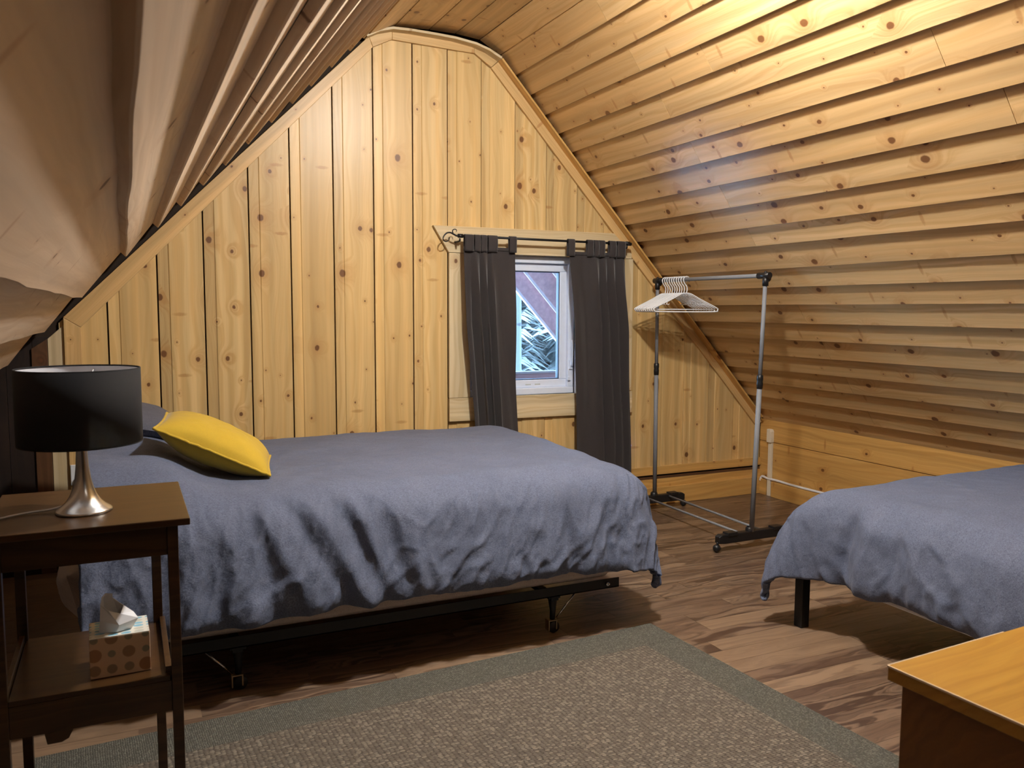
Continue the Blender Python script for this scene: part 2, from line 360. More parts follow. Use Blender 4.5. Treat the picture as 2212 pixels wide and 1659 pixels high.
class MB:
    """collects shapes and links them as one mesh object"""
    def __init__(s):
        s.v, s.f, s.sm = [], [], []
    def add(s, verts, faces, smooth=False):
        n = len(s.v)
        s.v += [tuple(x) for x in verts]
        s.f += [tuple(i + n for i in f) for f in faces]
        s.sm += [smooth] * len(faces)
        return s
    def box(s, x0, x1, y0, y1, z0, z1, M4=None):
        vs = [Vector((x, y, z)) for z in (z0, z1) for y in (y0, y1) for x in (x0, x1)]
        if M4 is not None: vs = [M4 @ v for v in vs]
        return s.add(vs, [(0, 2, 3, 1), (4, 5, 7, 6), (0, 1, 5, 4), (2, 6, 7, 3), (0, 4, 6, 2), (1, 3, 7, 5)])
    def prism(s, poly, axis, a, b, smooth=False):
        """extrude a 2-D polygon; axis 'y': poly is (x,z); 'x': poly is (y,z); 'z': poly is (x,y)"""
        def P(p, t):
            return {'y': (p[0], t, p[1]), 'x': (t, p[0], p[1]), 'z': (p[0], p[1], t)}[axis]
        n = len(poly)
        vs = [P(p, a) for p in poly] + [P(p, b) for p in poly]
        fs = [tuple(range(n)), tuple(range(2 * n - 1, n - 1, -1))]
        s.add(vs, fs)
        k = len(s.v) - 2 * n
        for i in range(n):
            j = (i + 1) % n
            s.f.append((k + i, k + n + i, k + n + j, k + j)); s.sm.append(smooth)
        return s
    def tube(s, pts, r, seg=10, cap=True, closed=False):
        pts = [Vector(p) for p in pts]
        n = len(pts)
        rings = []
        ref = None
        for i in range(n):
            if closed:
                d = pts[(i + 1) % n] - pts[i - 1]
            else:
                d = pts[min(i + 1, n - 1)] - pts[max(i - 1, 0)]
            d.normalize()
            if ref is None:
                ref = Vector((0, 0, 1)) if abs(d.z) < 0.9 else Vector((1, 0, 0))
            a = d.cross(ref); a.normalize()
            b = a.cross(d); ref = b
            rr = r[i] if isinstance(r, (list, tuple)) else r
            rings.append([pts[i] + rr * (cos(2 * pi * k / seg) * a + sin(2 * pi * k / seg) * b) for k in range(seg)])
        vs = [v for R in rings for v in R]
        fs = []
        for i in range(n if closed else n - 1):
            j = (i + 1) % n
            for k in range(seg):
                l = (k + 1) % seg
                fs.append((i * seg + k, i * seg + l, j * seg + l, j * seg + k))
        s.add(vs, fs, True)
        if cap and not closed:
            k0 = len(s.v) - len(vs)
            s.f.append(tuple(k0 + k for k in range(seg - 1, -1, -1))); s.sm.append(False)
            s.f.append(tuple(k0 + (n - 1) * seg + k for k in range(seg))); s.sm.append(False)
        return s
    def lathe(s, prof, cx=0, cy=0, cz=0, seg=40, axis='z', closed=False):
        n = len(prof)
        vs = []
        for r, z in prof:
            for k in range(seg):
                a = 2 * pi * k / seg
                if axis == 'z': vs.append((cx + r * cos(a), cy + r * sin(a), cz + z))
                elif axis == 'x': vs.append((cx + z, cy + r * cos(a), cz + r * sin(a)))
                else: vs.append((cx + r * cos(a), cy + z, cz + r * sin(a)))
        fs = []
        for i in range(n if closed else n - 1):
            j = (i + 1) % n
            for k in range(seg):
                l = (k + 1) % seg
                fs.append((i * seg + k, i * seg + l, j * seg + l, j * seg + k))
        return s.add(vs, fs, True)
    def grid(s, nu, nv, fn, smooth=True, flip=False):
        vs = [fn(i / (nu - 1), j / (nv - 1)) for j in range(nv) for i in range(nu)]
        fs = []
        for j in range(nv - 1):
            for i in range(nu - 1):
                q = (j * nu + i, j * nu + i + 1, (j + 1) * nu + i + 1, (j + 1) * nu + i)
                fs.append(q[::-1] if flip else q)
        return s.add(vs, fs, smooth)
    def sphere(s, c, r, seg=16, rings=10, sc=(1, 1, 1)):
        prof = [(max(r * sin(pi * i / rings), 1e-4), -r * cos(pi * i / rings)) for i in range(rings + 1)]
        n0 = len(s.v)
        s.lathe(prof, 0, 0, 0, seg)
        for i in range(n0, len(s.v)):
            v = s.v[i]
            s.v[i] = (c[0] + v[0] * sc[0], c[1] + v[1] * sc[1], c[2] + v[2] * sc[2])
        return s
    def build(s, name, mat, parent=None, bevel=0.0, subsurf=0, solid=0.0, matrix=None, recalc=True, seg=2):
        me = bpy.data.meshes.new(name)
        me.from_pydata(s.v, [], s.f)
        me.polygons.foreach_set('use_smooth', s.sm)
        if recalc:
            bm = bmesh.new(); bm.from_mesh(me)
            bmesh.ops.recalc_face_normals(bm, faces=bm.faces)
            bm.to_mesh(me); bm.free()
        me.materials.append(mat)
        o = bpy.data.objects.new(name, me)
        link(o, parent)
        if matrix is not None: o.matrix_basis = matrix
        if solid:
            m = o.modifiers.new('solid', 'SOLIDIFY'); m.thickness = solid; m.offset = 0
        if bevel:
            m = o.modifiers.new('bevel', 'BEVEL'); m.width = bevel; m.segments = seg; m.limit_method = 'ANGLE'; m.angle_limit = 0.7
        if subsurf:
            m = o.modifiers.new('sub', 'SUBSURF'); m.levels = subsurf; m.render_levels = subsurf
        return o

def frame(ex, ey, ez, org):
    return Matrix(((ex[0], ey[0], ez[0], org[0]), (ex[1], ey[1], ez[1], org[1]), (ex[2], ey[2], ez[2], org[2]), (0, 0, 0, 1)))

def struct(o):
    o['kind'] = 'structure'
    return o

# ------------------------------------------------------------------ room shell
GY = 4.92          # room face of the gable wall
BACK = -2.6        # rear end of the attic
YEND = 4.885        # ceiling planks stop just short of the gable trim
RM, RB = -1.083, 5.358     # right slope z = RM*x + RB
LB = 1.643                 # left slope z = x + LB
XR, XL = 4.42, -0.62

# floor: base slab and laminate strips
fl = struct(MB().box(XL - 0.3, XR + 0.1, BACK, 5.3, -0.12, -0.012).build('floor', M['backing']))
strip_mesh = {}
def strip(L):
    key = round(L, 2)
    if key not in strip_mesh:
        b = MB().box(0, key - 0.0012, 0, 0.0985, -0.011, 0.0)
        me = bpy.data.meshes.new('floor_plank'); me.from_pydata(b.v, [], b.f); me.materials.append(M['floor'])
        strip_mesh[key] = me
    return strip_mesh[key]
cnt = 0
rows = []
y = GY - 0.1
while y > 0.95:
    rows.append(y); y -= 0.0995
for ri, y in enumerate(rows):
    # the run the picture shows: right of the rug, and the strip between rug and bed
    x0 = 1.1 if y < 2.75 else 0.2
    if y > 3.3: x0 = 1.7
    x = x0 - random.choice((0.0, 0.2, 0.35, 0.5))
    while x < XR:
        L = random.choice((0.5, 0.7, 0.9, 1.1))
        L = min(L, XR - x) if XR - x < L + 0.12 else L
        if L > 0.1 and cnt < 292:
            o = bpy.data.objects.new('floor_plank', strip(L)); link(o, fl); o.location = (x, y, 0); cnt += 1
        x += L
# the rest of the floor, out of view or under the furniture
rest = MB()
for ri, y in enumerate(rows):
    xe = (1.1 if y < 2.75 else 0.2) if y <= 3.3 else 1.7
    rest.box(XL - 0.3, xe, y, y + 0.0985, -0.0115, -0.0004)
y = rows[-1] - 0.0995
while y > BACK:
    rest.box(XL - 0.3, XR, y, y + 0.0985, -0.0115, -0.0004); y -= 0.0995
struct_rest = rest.build('hidden_planks', M['floor'], fl); struct_rest['kind'] = 'stuff'

# gable wall ---------------------------------------------------------------
OPX0, OPX1, OPZ0, OPZ1 = 2.0, 2.785, 0.835, 1.755
wb = MB()
wb.box(-1.2, OPX0, GY + 0.022, GY + 0.16, -0.1, 3.5).box(OPX1, 5.2, GY + 0.022, GY + 0.16, -0.1, 3.5)
wb.box(OPX0, OPX1, GY + 0.022, GY + 0.16, -0.1, OPZ0).box(OPX0, OPX1, GY + 0.022, GY + 0.16, OPZ1, 3.5)
wall_back = struct(wb.build('wall_back', M['backing']))

ROOF = [(-0.62, 1.02), (1.36, 3.0), (1.50, 3.055), (1.96, 3.05), (2.19, 2.975), (4.45, 0.54)]
def roofz(x):
    for (a, za), (b, zb) in zip(ROOF, ROOF[1:]):
        if a <= x <= b: return za + (zb - za) * (x - a) / (b - a)
    return 0.5
EDGES = [-0.31, -0.075, 0.175, 0.415, 0.661, 0.892, 1.142, 1.385, 1.631, 1.858, 2.084, 2.320, 2.549, 2.782, 2.99, 3.223, 3.4437, 3.691, 3.9156, 4.1516, 4.42]
def gable_piece(xa, xb, z0, topfn):
    # channel board: a narrow recessed lip, a small bevel, then the wide face.  local x = up the wall
    lip = min(0.062, (xb - xa) * 0.4)
    gap = 0.0085 if xa < 1.7 else 0.004
    prof = [(xa + gap * 0.5, 0.0045), (xa + lip - 0.005, 0.0045), (xa + lip, 0.0)]
    xs = sorted(x for x, _ in ROOF if xa + lip + 0.01 < x < xb - 0.01)
    prof += [(x, 0.0) for x in xs] + [(xb - gap * 0.5 - 0.002, 0.0), (xb - gap * 0.5, 0.003)]
    n = len(prof)
    b = MB()
    vs = []
    for x, d in prof: vs.append((z0, x - xa, -d))
    for x, d in prof: vs.append((topfn(x), x - xa, -d))
    for x, d in prof: vs.append((z0, x - xa, -0.022))
    for x, d in prof: vs.append((topfn(x), x - xa, -0.022))
    fs = []
    for i in range(n - 1):
        fs.append((i, i + 1, n + i + 1, n + i))
    fs += [(0, n, 3 * n, 2 * n), (n - 1, 3 * n - 1, 4 * n - 1, 2 * n - 1)]
    for i in range(n - 1):
        fs.append((n + i, n + i + 1, 3 * n + i + 1, 3 * n + i))
        fs.append((i, 2 * n + i, 2 * n + i + 1, i + 1))
    b.add(vs, fs)
    return b.build('wall_board', M['pine'], wall_back, matrix=frame((0, 0, 1), (1, 0, 0), (0, -1, 0), (xa, GY, 0)))
for xa, xb in zip(EDGES, EDGES[1:]):
    top = lambda x: roofz(min(max(x, -0.6), 4.44)) - 0.012
    if xb > OPX0 and xa < OPX1:
        gable_piece(xa, xb, OPZ1 - 0.001, top)
        gable_piece(xa, xb, 0.24, lambda x: OPZ0)
    else:
        gable_piece(xa, xb, 0.24, top)
# dark brown boards left of the gable's end trim
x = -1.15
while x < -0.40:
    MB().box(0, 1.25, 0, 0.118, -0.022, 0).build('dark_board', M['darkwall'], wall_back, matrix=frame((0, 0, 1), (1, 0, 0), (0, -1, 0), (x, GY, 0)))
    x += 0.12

# rear wall of the attic, never in the picture
wf = struct(MB().box(-1.2, 5.2, BACK - 0.1, BACK - 0.022, -0.1, 3.5).build('wall_front', M['backing']))
x = XL
while x < XR:
    w_ = min(0.24, XR - x)
    zt = min(roofz(x), roofz(x + w_)) if x > -0.6 else 1.0
    MB().box(0, max(zt, 0.4), 0, w_ - 0.003, -0.022, 0).build('wall_board', M['pine'], wf, matrix=frame((0, 0, 1), (-1, 0, 0), (0, 1, 0), (x + w_, BACK - 0.022, 0)))
    x += 0.24

# knee walls
wl = struct(MB().box(XL - 0.12, XL - 0.02, BACK, GY, -0.1, 1.3).build('wall_left', M['backing']))
z = 0.0
while z < 1.0:
    MB().box(0, GY - BACK, 0, 0.197, -0.02, 0).build('wall_board', M['darkwall'], wl, matrix=frame((0, 1, 0), (0, 0, 1), (1, 0, 0), (XL, BACK, z)))
    z += 0.2
wr = struct(MB().box(XR + 0.022, XR + 0.12, BACK, GY + 0.1, -0.1, 0.9).build('wall_right', M['backing']))
for z0, z1 in ((0.10, 0.4085), (0.4125, 0.60)):
    MB().box(0, GY - BACK, 0, z1 - z0, -0.022, 0).build('wall_board', M['knee'], wr, bevel=0.002, matrix=frame((0, 1, 0), (0, 0, 1), (-1, 0, 0), (XR, BACK, z0)))

# ceiling ------------------------------------------------------------------
cl = MB()
rn = Vector((-RM, 0, 1)).normalized()          # outward normal of the right slope
ru = Vector((1, 0, RM)).normalized() * -1       # up the right slope
lo = Vector((-1, 0, 1)).normalized()
lu = Vector((1, 0, 1)).normalized()
def slab(p0, p1, nrm, t0, t1, ya, yb):
    vs = []
    for yy in (ya, yb):
        for t in (t0, t1):
            for p in (p0, p1):
                q = Vector((p[0], yy, p[1])) + nrm * t
                vs.append(q)
    cl.add(vs, [(0, 1, 3, 2), (4, 6, 7, 5), (0, 4, 5, 1), (2, 3, 7, 6), (0, 2, 6, 4), (1, 5, 7, 3)])
slab((4.75, 4.75 * RM + RB), (1.9, 1.9 * RM + RB), rn, 0.052, 0.14, BACK - 0.1, GY + 0.18)
slab((-1.2, -1.2 + LB), (1.7, 1.7 + LB), lo, 0.066, 0.16, BACK - 0.1, GY + 0.18)
cl.box(1.2, 2.4, BACK - 0.1, GY + 0.18, 3.16, 3.3)
ceiling = struct(cl.build('ceiling', M['backing']))

def lapped(w, L, t_low, t_back, jit, segs=14, seed=0, lap=0.03):
    """one lapped plank. local x along, y up the slope from its thick lower edge, z outward"""
    b = MB()
    tot = w + lap
    prof = [(0.0, 0.004), (0.004, 0.0), (tot * 0.5, t_back * 0.5), (tot, t_back), (tot, t_back + 0.016), (0.0, t_low)]
    n = len(prof)
    vs, fs = [], []
    for i in range(segs + 1):
        x = L * i / segs
        dy = jit * noise.noise(Vector((x * 1.7 + seed * 7.1, seed * 3.3, 0.5))) + 0.4 * jit * noise.noise(Vector((x * 6.1 + seed * 2.1, seed * 1.3, 4.5)))
        for k, (yy, zz) in enumerate(prof):
            vs.append((x, yy + (dy if k in (0, 1, 5) else 0), zz))
    for i in range(segs):
        for k in range(n):
            l = (k + 1) % n
            fs.append((i * n + k, i * n + l, (i + 1) * n + l, (i + 1) * n + k))
    fs.append(tuple(range(n))); fs.append(tuple(range((segs + 1) * n - 1, segs * n - 1, -1)))
    return b.add(vs, fs)

RX = [2.2955, 2.400, 2.5035, 2.604, 2.705, 2.8146, 2.9106, 3.018, 3.122, 3.225, 3.3145, 3.4307, 3.527, 3.6217, 3.7258, 3.825, 3.929, 4.03, 4.132, 4.2355, 4.332, 4.44]
for i, xl in enumerate(RX):
    xu = RX[i - 1] if i else 2.19
    w = (xl - xu) * sqrt(1 + RM * RM)
    joints = [3.77] if i % 2 == 0 else [1.9 + 0.15 * (i % 3)]
    if i == 3: joints = [3.298, 1.2]
    joints.append(-0.3 - 0.4 * (i % 2))
    ys = [BACK] + sorted(joints) + [YEND]
    for k, (ya, yb) in enumerate(zip(ys, ys[1:])):
        b = lapped(w, yb - ya - 0.0022, 0.027, 0.021, 0.003, 10, i * 5 + k)
        b.build('ceiling_plank', M['slope'], ceiling, matrix=frame((0, 1, 0), ru, rn, (xl, ya + random.uniform(0, 0.0), RM * xl + RB)) @ Matrix.Rotation(random.uniform(-0.004, 0.004), 4, 'X'))

LS = [-1.06, -0.84, -0.597, -0.343, -0.104, 0.204, 0.43, 0.595, 0.76, 0.93, 1.10, 1.28, 1.44, 1.59, 1.75, 1.91, 2.02]
for i, s in enumerate(LS):
    w = (LS[i + 1] - s) if i + 1 < len(LS) else 0.09
    X0 = -(LB - CAM_H) / 2
    org = Vector((X0, 0, X0 + LB)) + lu * s
    ya = 4.84 - 0.03 * ((i * 7) % 3) / 2
    jit = 0.03 if i < 3 else (0.014 if i == 4 else 0.008)
    cuts = [BACK, -0.9 + 0.3 * (i % 2), ya]
    for k, (y0, y1) in enumerate(zip(cuts, cuts[1:])):
        b = lapped(w, y1 - y0 - 0.002, 0.042 if i < 8 else 0.030, 0.036 if i < 8 else 0.024, jit, 26, 100 + i * 3 + k, 0.02 if i + 1 < len(LS) else 0.0)
        b.build('ceiling_plank', M['rough'], ceiling, matrix=frame((0, 1, 0), lu, lo, (org.x, y0, org.z)))
# ridge boards: a shallow vault between the slopes
RID = [(1.345, 2.985), (1.51, 3.068), (1.73, 3.082), (1.90, 3.082), (2.06, 3.068), (2.20, 2.992), (2.26, 2.93)]
for (xa, za), (xb, zb) in zip(RID, RID[1:]):
    d = Vector((xb - xa, 0, zb - za)); L = d.length; d.normalize()
    nz = Vector((-d.z, 0, d.x))
    MB().box(0, 4.895 - BACK, 0.003, L - 0.002, 0, 0.02).build('ceiling_plank', M['slope'], ceiling, bevel=0.002, matrix=frame((0, 1, 0), d, nz, (xa, BACK, za)))

# trims ---------------------------------------------------------------------
def trim(name, poly, y0=GY - 0.02, y1=GY, mat='trim', bevel=0.002, length_axis=None):
    """board on the gable cut to a polygon; local x runs along its first edge for the grain"""
    a, b_ = Vector((poly[0][0], 0, poly[0][1])), Vector((poly[1][0], 0, poly[1][1]))
    ex = (b_ - a).normalized(); ez = Vector((0, -1, 0)); ey = ez.cross(ex)
    mt = frame(ex, ey, ez, (a.x, y1, a.z)); inv = mt.inverted()
    pl = [inv @ Vector((x, y1, z)) for x, z in poly]
    m = MB().prism([(p.x, p.y) for p in pl], 'z', 0, y1 - y0)
    return struct(m.build(name, M[mat], None, bevel=bevel, matrix=mt))
trim('trim_1', [(-0.283, 1.352), (1.36, 2.995), (1.382, 2.935), (-0.203, 1.30)])                         # left rake board
trim('trim_2', [(-0.283, 0.18), (-0.283, 1.35), (-0.203, 1.298), (-0.203, 0.18)])                           # upright at the left end
trim('trim_3', [(1.36, 2.995), (1.501, 3.052), (1.501, 2.996), (1.384, 2.937)])
trim('trim_4', [(1.502, 3.052), (2.02, 3.045), (2.03, 2.985), (1.868, 2.988), (1.502, 2.996)])
trim('trim_5', [(2.021, 3.045), (2.20, 2.965), (2.142, 2.915), (2.031, 2.985)])
trim('trim_6', [(2.20, 2.962), (4.42, 0.555), (4.36, 0.53), (2.143, 2.912)])
trim('trim_7', [(-0.36, 0.18), (-0.36, 1.24), (-0.285, 1.31), (-0.285, 0.18)], GY - 0.004, GY, 'rawtrim')
trim('trim_8', [(-0.435, 0.0), (-0.435, 1.19), (-0.362, 1.24), (-0.362, 0.0)], GY - 0.012, GY, 'brownboard')
# thin strip that stands out from the gable along the vault and the right slope
def strip_along(name, pts, th, mat):
    b = MB(); vs = []
    for i, (x, z) in enumerate(pts):
        a, c = pts[max(i - 1, 0)], pts[min(i + 1, len(pts) - 1)]
        d = Vector((c[0] - a[0], 0, c[1] - a[1])).normalized(); n_ = Vector((-d.z, 0, d.x))
        for yy in (4.838, 4.9):
            for t in (0, th):
                vs.append((x + n_.x * t, yy, z + n_.z * t))
    fs = []
    for i in range(len(pts) - 1):
        a, c = i * 4, i * 4 + 4
        fs += [(a, a + 1, c + 1, c), (a + 2, c + 2, c + 3, a + 3), (a, c, c + 2, a + 2), (a + 1, a + 3, c + 3, c + 1)]
    fs += [(0, 2, 3, 1), (len(vs) - 4, len(vs) - 3, len(vs) - 1, len(vs) - 2)]
    return struct(b.add(vs, fs).build(name, mat))
strip_along('trim_9', [(1.334, 2.972), (1.41, 3.012), (1.491, 3.036), (1.60, 3.040), (1.742, 3.038), (1.88, 3.034), (2.015, 3.018), (2.10, 2.995), (2.185, 2.955)], 0.014, M['rawtrim'])
rs = MB().box(0, 3.21, 0, 0.062, 0, 0.012)
d_ = Vector((4.36 - 2.186, 0, 0.60 - 2.955)).normalized()
struct(rs.build('trim_10', M['knee'], None, bevel=0.001, matrix=frame(d_, (0, 1, 0), d_.cross(Vector((0, 1, 0))) * 1, (2.186, 4.838, 2.955))))
# foot of the gable: trim, shadow gap, moulding, board, baseboard
trim('trim_11', [(-0.20, 0.277), (4.42, 0.277), (4.42, 0.218), (-0.20, 0.218)], GY - 0.018, GY, 'knee')
trim('trim_12', [(-0.20, 0.206), (4.42, 0.206), (4.42, 0.186), (-0.20, 0.186)], GY - 0.006, GY, 'brownboard', 0.001)
trim('trim_13', [(-0.20, 0.185), (4.42, 0.185), (4.42, 0.11), (-0.20, 0.11)], GY - 0.008, GY, 'knee', 0.001)
bb = MB().box(0, 4.62, 0, 0.126, 0, 0.03)
struct(bb.build('baseboard_back', M['knee'], None, bevel=0.003, matrix=frame((1, 0, 0), (0, 0, 1), (0, -1, 0), (-0.2, GY, 0))))
bb = MB().box(0, 4.755 - BACK, 0, 0.118, 0, 0.03).box(4.82 - BACK, GY - 0.03 - BACK, 0, 0.118, 0, 0.02)
struct(bb.build('baseboard_right', M['knee'], None, bevel=0.003, matrix=frame((0, 1, 0), (0, 0, 1), (-1, 0, 0), (XR, BACK, 0))))

# window ----------------------------------------------------------------------
win = struct(MB().box(OPX0, OPX1, GY + 0.0, GY + 0.16, OPZ0 - 0.012, OPZ0).box(OPX0, OPX1, GY, GY + 0.16, OPZ1, OPZ1 + 0.012)
             .box(OPX0 - 0.012, OPX0, GY, GY + 0.16, OPZ0 - 0.012, OPZ1 + 0.012).box(OPX1, OPX1 + 0.012, GY, GY + 0.16, OPZ0 - 0.012, OPZ1 + 0.012).build('window_1', M['vinyl']))
def ring(x0, x1, z0, z1, w, y0, y1):
    b = MB()
    return b.box(x0, x1, y0, y1, z0, z0 + w).box(x0, x1, y0, y1, z1 - w, z1).box(x0, x0 + w, y0, y1, z0 + w, z1 - w).box(x1 - w, x1, y0, y1, z0 + w, z1 - w)
ring(OPX0, OPX1, OPZ0, OPZ1, 0.045, GY + 0.03, GY + 0.14).build('window_frame', M['vinyl'], win, bevel=0.004)
sash = ring(OPX0 + 0.045, OPX1 - 0.045, OPZ0 + 0.045, OPZ1 - 0.045, 0.052, GY + 0.055, GY + 0.11).build('sash', M['vinyl'], win, bevel=0.005)
ring(OPX0 + 0.095, OPX1 - 0.095, OPZ0 + 0.095, OPZ1 - 0.095, 0.008, GY + 0.066, GY + 0.1).build('gasket', M['gasket'], sash)
MB().box(OPX0 + 0.1, OPX1 - 0.1, GY + 0.08, GY + 0.086, OPZ0 + 0.1, OPZ1 - 0.1).build('pane', M['glass'], sash)
MB().box(2.43, 2.47, GY + 0.0535, GY + 0.056, 0.897, 0.905).box(2.50, 2.54, GY + 0.0535, GY + 0.056, 0.897, 0.905).build('sticker', plain('grey_sticker', (0.5, 0.55, 0.55), 0.6), sash)
MB().tube([(2.762, GY + 0.024, 1.02), (2.760, GY + 0.006, 1.03), (2.758, GY + 0.0, 1.08), (2.758, GY + 0.0, 1.17), (2.76, GY + 0.01, 1.2)], [0.007, 0.008, 0.007, 0.008, 0.005], 10).box(2.748, 2.772, GY + 0.02, GY + 0.032, 1.0, 1.06).build('lock_handle', M['vinyl'], win)
MB().box(2.735, 2.752, GY + 0.015, GY + 0.032, 0.925, 0.945).build('latch', M['vinyl'], win)
def casing(poly, depth):
    m = MB().prism(poly, 'y', GY - depth, GY - 0.0)
    a, c = Vector((poly[0][0], 0, poly[0][1])), Vector((poly[1][0], 0, poly[1][1]))
    ex = (c - a).normalized(); ez = Vector((0, -1, 0)); ey = ez.cross(ex)
    mt = frame(ex, ey, ez, (a.x, GY, a.z)); inv = mt.inverted()
    m.v = [tuple(inv @ Vector(v)) for v in m.v]
    return m.build('casing_board', M['rawtrim'], win, bevel=0.002, matrix=mt)
casing([(1.752, 1.92), (3.06, 1.925), (3.205, 1.79), (3.205, 1.757), (1.855, 1.757)], 0.024)
casing([(1.858, 0.841), (1.858, 1.755), (1.999, 1.755), (1.999, 0.841)], 0.02)
casing([(3.083, 0.841), (3.083, 1.755), (3.222, 1.755), (3.222, 0.841)], 0.02)
casing([(2.786, 0.841), (2.786, 1.755), (3.081, 1.755), (3.081, 0.841)], 0.012)
casing([(1.858, 0.69), (3.23, 0.684), (3.23, 0.8345), (1.858, 0.839)], 0.022)

# ------------------------------------------------------------------ outdoors, through the pane
struct(MB().box(-20, 40, 6.5, 60, -3.2, -3.0).build('ground', M['ground_bounce']))
oh = empty('gable_overhang', (3.4, 5.6, 1.2), label='faded red barge boards of the roof overhang outside the window', cat='roof edge')
def outboard(name, zoff0, zoff1, y0, y1, mat):
    # parallel to the right slope, descending to the right
    m = MB().prism([(1.6, 3.2 + zoff0), (4.9, 3.2 - 3.3 * 1.09 + zoff0), (4.9, 3.2 - 3.3 * 1.09 + zoff1), (1.6, 3.2 + zoff1)], 'y', y0, y1)
    m.v = [(v[0] - 3.4, v[1] - 5.6, v[2] - 1.2) for v in m.v]
    return m.build(name, mat, oh)
base_z = lambda x, z: z - (3.2 - (x - 1.6) * 1.09)
e0 = base_z(2.824, 1.365); e1 = base_z(2.86, 1.521); e2 = base_z(2.972, 1.65)
outboard('barge_board', e0, e1, 5.60, 5.64, M['redpaint'])
outboard('barge_board', e1, e2, 5.58, 5.62, M['redpaint'])
outboard('barge_board', e2, e2 + 0.5, 5.56, 5.60, M['redpaint'])
outboard('barge_edge', e0 - 0.014, e0 + 0.014, 5.585, 5.60, M['paleedge_out'])
outboard('barge_edge', e1 - 0.014, e1 + 0.014, 5.565, 5.58, M['paleedge_out'])
outboard('barge_edge', e2 - 0.014, e2 + 0.014, 5.545, 5.56, M['paleedge_out'])
rl = empty('porch_rail', (3.0, 6.0, 0.8), label='faded red porch rail with a pale top edge outside the window', cat='rail')
MB().box(-1.6, 1.6, 0, 0.05, 0.03, 0.09).build('rail_board', M['redrail'], rl)
MB().box(-1.6, 1.6, -0.015, 0.07, 0.09, 0.105).build('rail_cap', M['railcap'], rl)
for px_ in (-1.5, 1.5):
    MB().box(px_ - 0.05, px_ + 0.05, 0.0, 0.08, -3.8, 0.09).build('rail_post', M['redrail'], rl)

def spruce(x, y, H, R_, seed, label):
    t = empty('spruce_tree', (x, y, -3.0), label=label, cat='tree', group='spruces outside the window')
    MB().tube([(0, 0, 0), (0, 0, H)], [H * 0.018, 0.01], 8).build('trunk', M['bark'], t)
    rg = random.Random(seed)
    b = MB()
    nl = 70
    for k in range(nl):
        f = k / (nl - 1)
        z = H * (0.06 + 0.93 * f)
        L = R_ * (1 - f) ** 0.85 + 0.1
        nb = 13 if f < 0.75 else 8
        for j in range(nb):
            a = 2 * pi * (j + rg.random()) / nb
            l = L * rg.uniform(0.75, 1.1)
            z = H * (0.06 + 0.93 * f) + rg.uniform(-0.5, 0.5) * H * 0.03
            dr = rg.uniform(-0.2, 0.15) - 0.25 - 0.25 * (1 - f)
            ca, sa = cos(a), sin(a)
            # each bough: a drooping spine carrying short sprays on both sides
            for q in range(12):
                s0 = q / 12; r0 = l * (0.12 + 0.88 * s0); zz = z + dr * l * s0 + 0.12 * l * s0 * s0
                for sg in (-1, 1):
                    wl_ = (0.30 - 0.19 * s0) * l * rg.uniform(0.55, 1.0) + 0.04
                    fx = r0 + wl_ * 0.55
                    pa = (r0 * ca, r0 * sa, zz)
                    pb = (fx * ca - sg * wl_ * sa, fx * sa + sg * wl_ * ca, zz - rg.uniform(0.25, 0.95) * wl_)
                    r1 = r0 + 0.09 * l
                    pc = (r1 * ca, r1 * sa, zz - 0.02 * l)
                    b.add([pa, pb, pc], [(0, 1, 2)])
    o = b.build('foliage', M['needles'], t, recalc=False)
    o['kind'] = 'stuff'
    return t
spruce(5.6, 11.0, 9.0, 1.9, 1, 'bluish spruce straight behind the pane')
spruce(9.2, 12.0, 9.5, 1.7, 2, 'bluish spruce to the right beyond the porch rail')
spruce(1.6, 12.0, 9.0, 1.7, 3, 'bluish spruce to the left beyond the porch rail')
for k, (x, y) in enumerate(((3.2, 15.2), (7.4, 15.0), (11.2, 15.8), (-0.2, 16.0), (5.4, 19.5), (9.3, 19.2), (13.2, 19.8), (1.5, 20.0), (7.3, 24.4), (11.2, 24.2), (3.4, 24.6), (15.2, 23.6))):
    t = spruce(x, y, 12.5 + (k * 5 % 3), 1.55, 20 + k, 'distant spruce in the wall of trees beyond the front spruces')
bt = empty('birch_tree', (3.93, 8.3, -3.0), label='pale birch trunk seen at the left edge of the pane', cat='tree')
MB().tube([(0, 0, 0), (0.03, 0, 3.0), (0.05, 0.05, 6.0), (0.0, 0.1, 9.0)], [0.075, 0.045, 0.03, 0.012], 14).build('trunk', M['birch'], bt)
MB().tube([(0.05, 0.05, 5.8), (0.5, 0.1, 6.5), (0.9, 0.2, 7.4)], [0.03, 0.02, 0.008], 8).tube([(0.04, 0.05, 6.4), (-0.4, 0.1, 7.0), (-0.7, 0.0, 7.8)], [0.03, 0.02, 0.008], 8).build('branch', M['birch'], bt)

# ------------------------------------------------------------------ ceiling light (above the frame) and an added rear fill
def ceiling_light(x, y, z, mat, label):
    t = empty('ceiling_light', (x, y, z), label=label, cat='light')
    MB().lathe([(0.001, 0.0), (0.115, 0.0), (0.118, -0.008), (0.112, -0.022), (0.085, -0.024), (0.001, -0.024)], seg=36).build('canopy', M['white_plastic'], t)
    MB().sphere((0, 0, -0.075), 0.10, 28, 14, (1, 1, 0.45)).build('glass_bowl', mat, t)
ceiling_light(1.72, 2.48, 3.075, M['bulb_main'], 'glowing white bowl light on the ridge above the rug')
ceiling_light(1.78, -1.0, 3.08, M['rear_fill'], 'added fill light in a white bowl on the ridge, unseen behind the camera')

# ------------------------------------------------------------------ beds
def fbm(p, o=3):
    return noise.fractal(p, 1.0, 2.0, o)

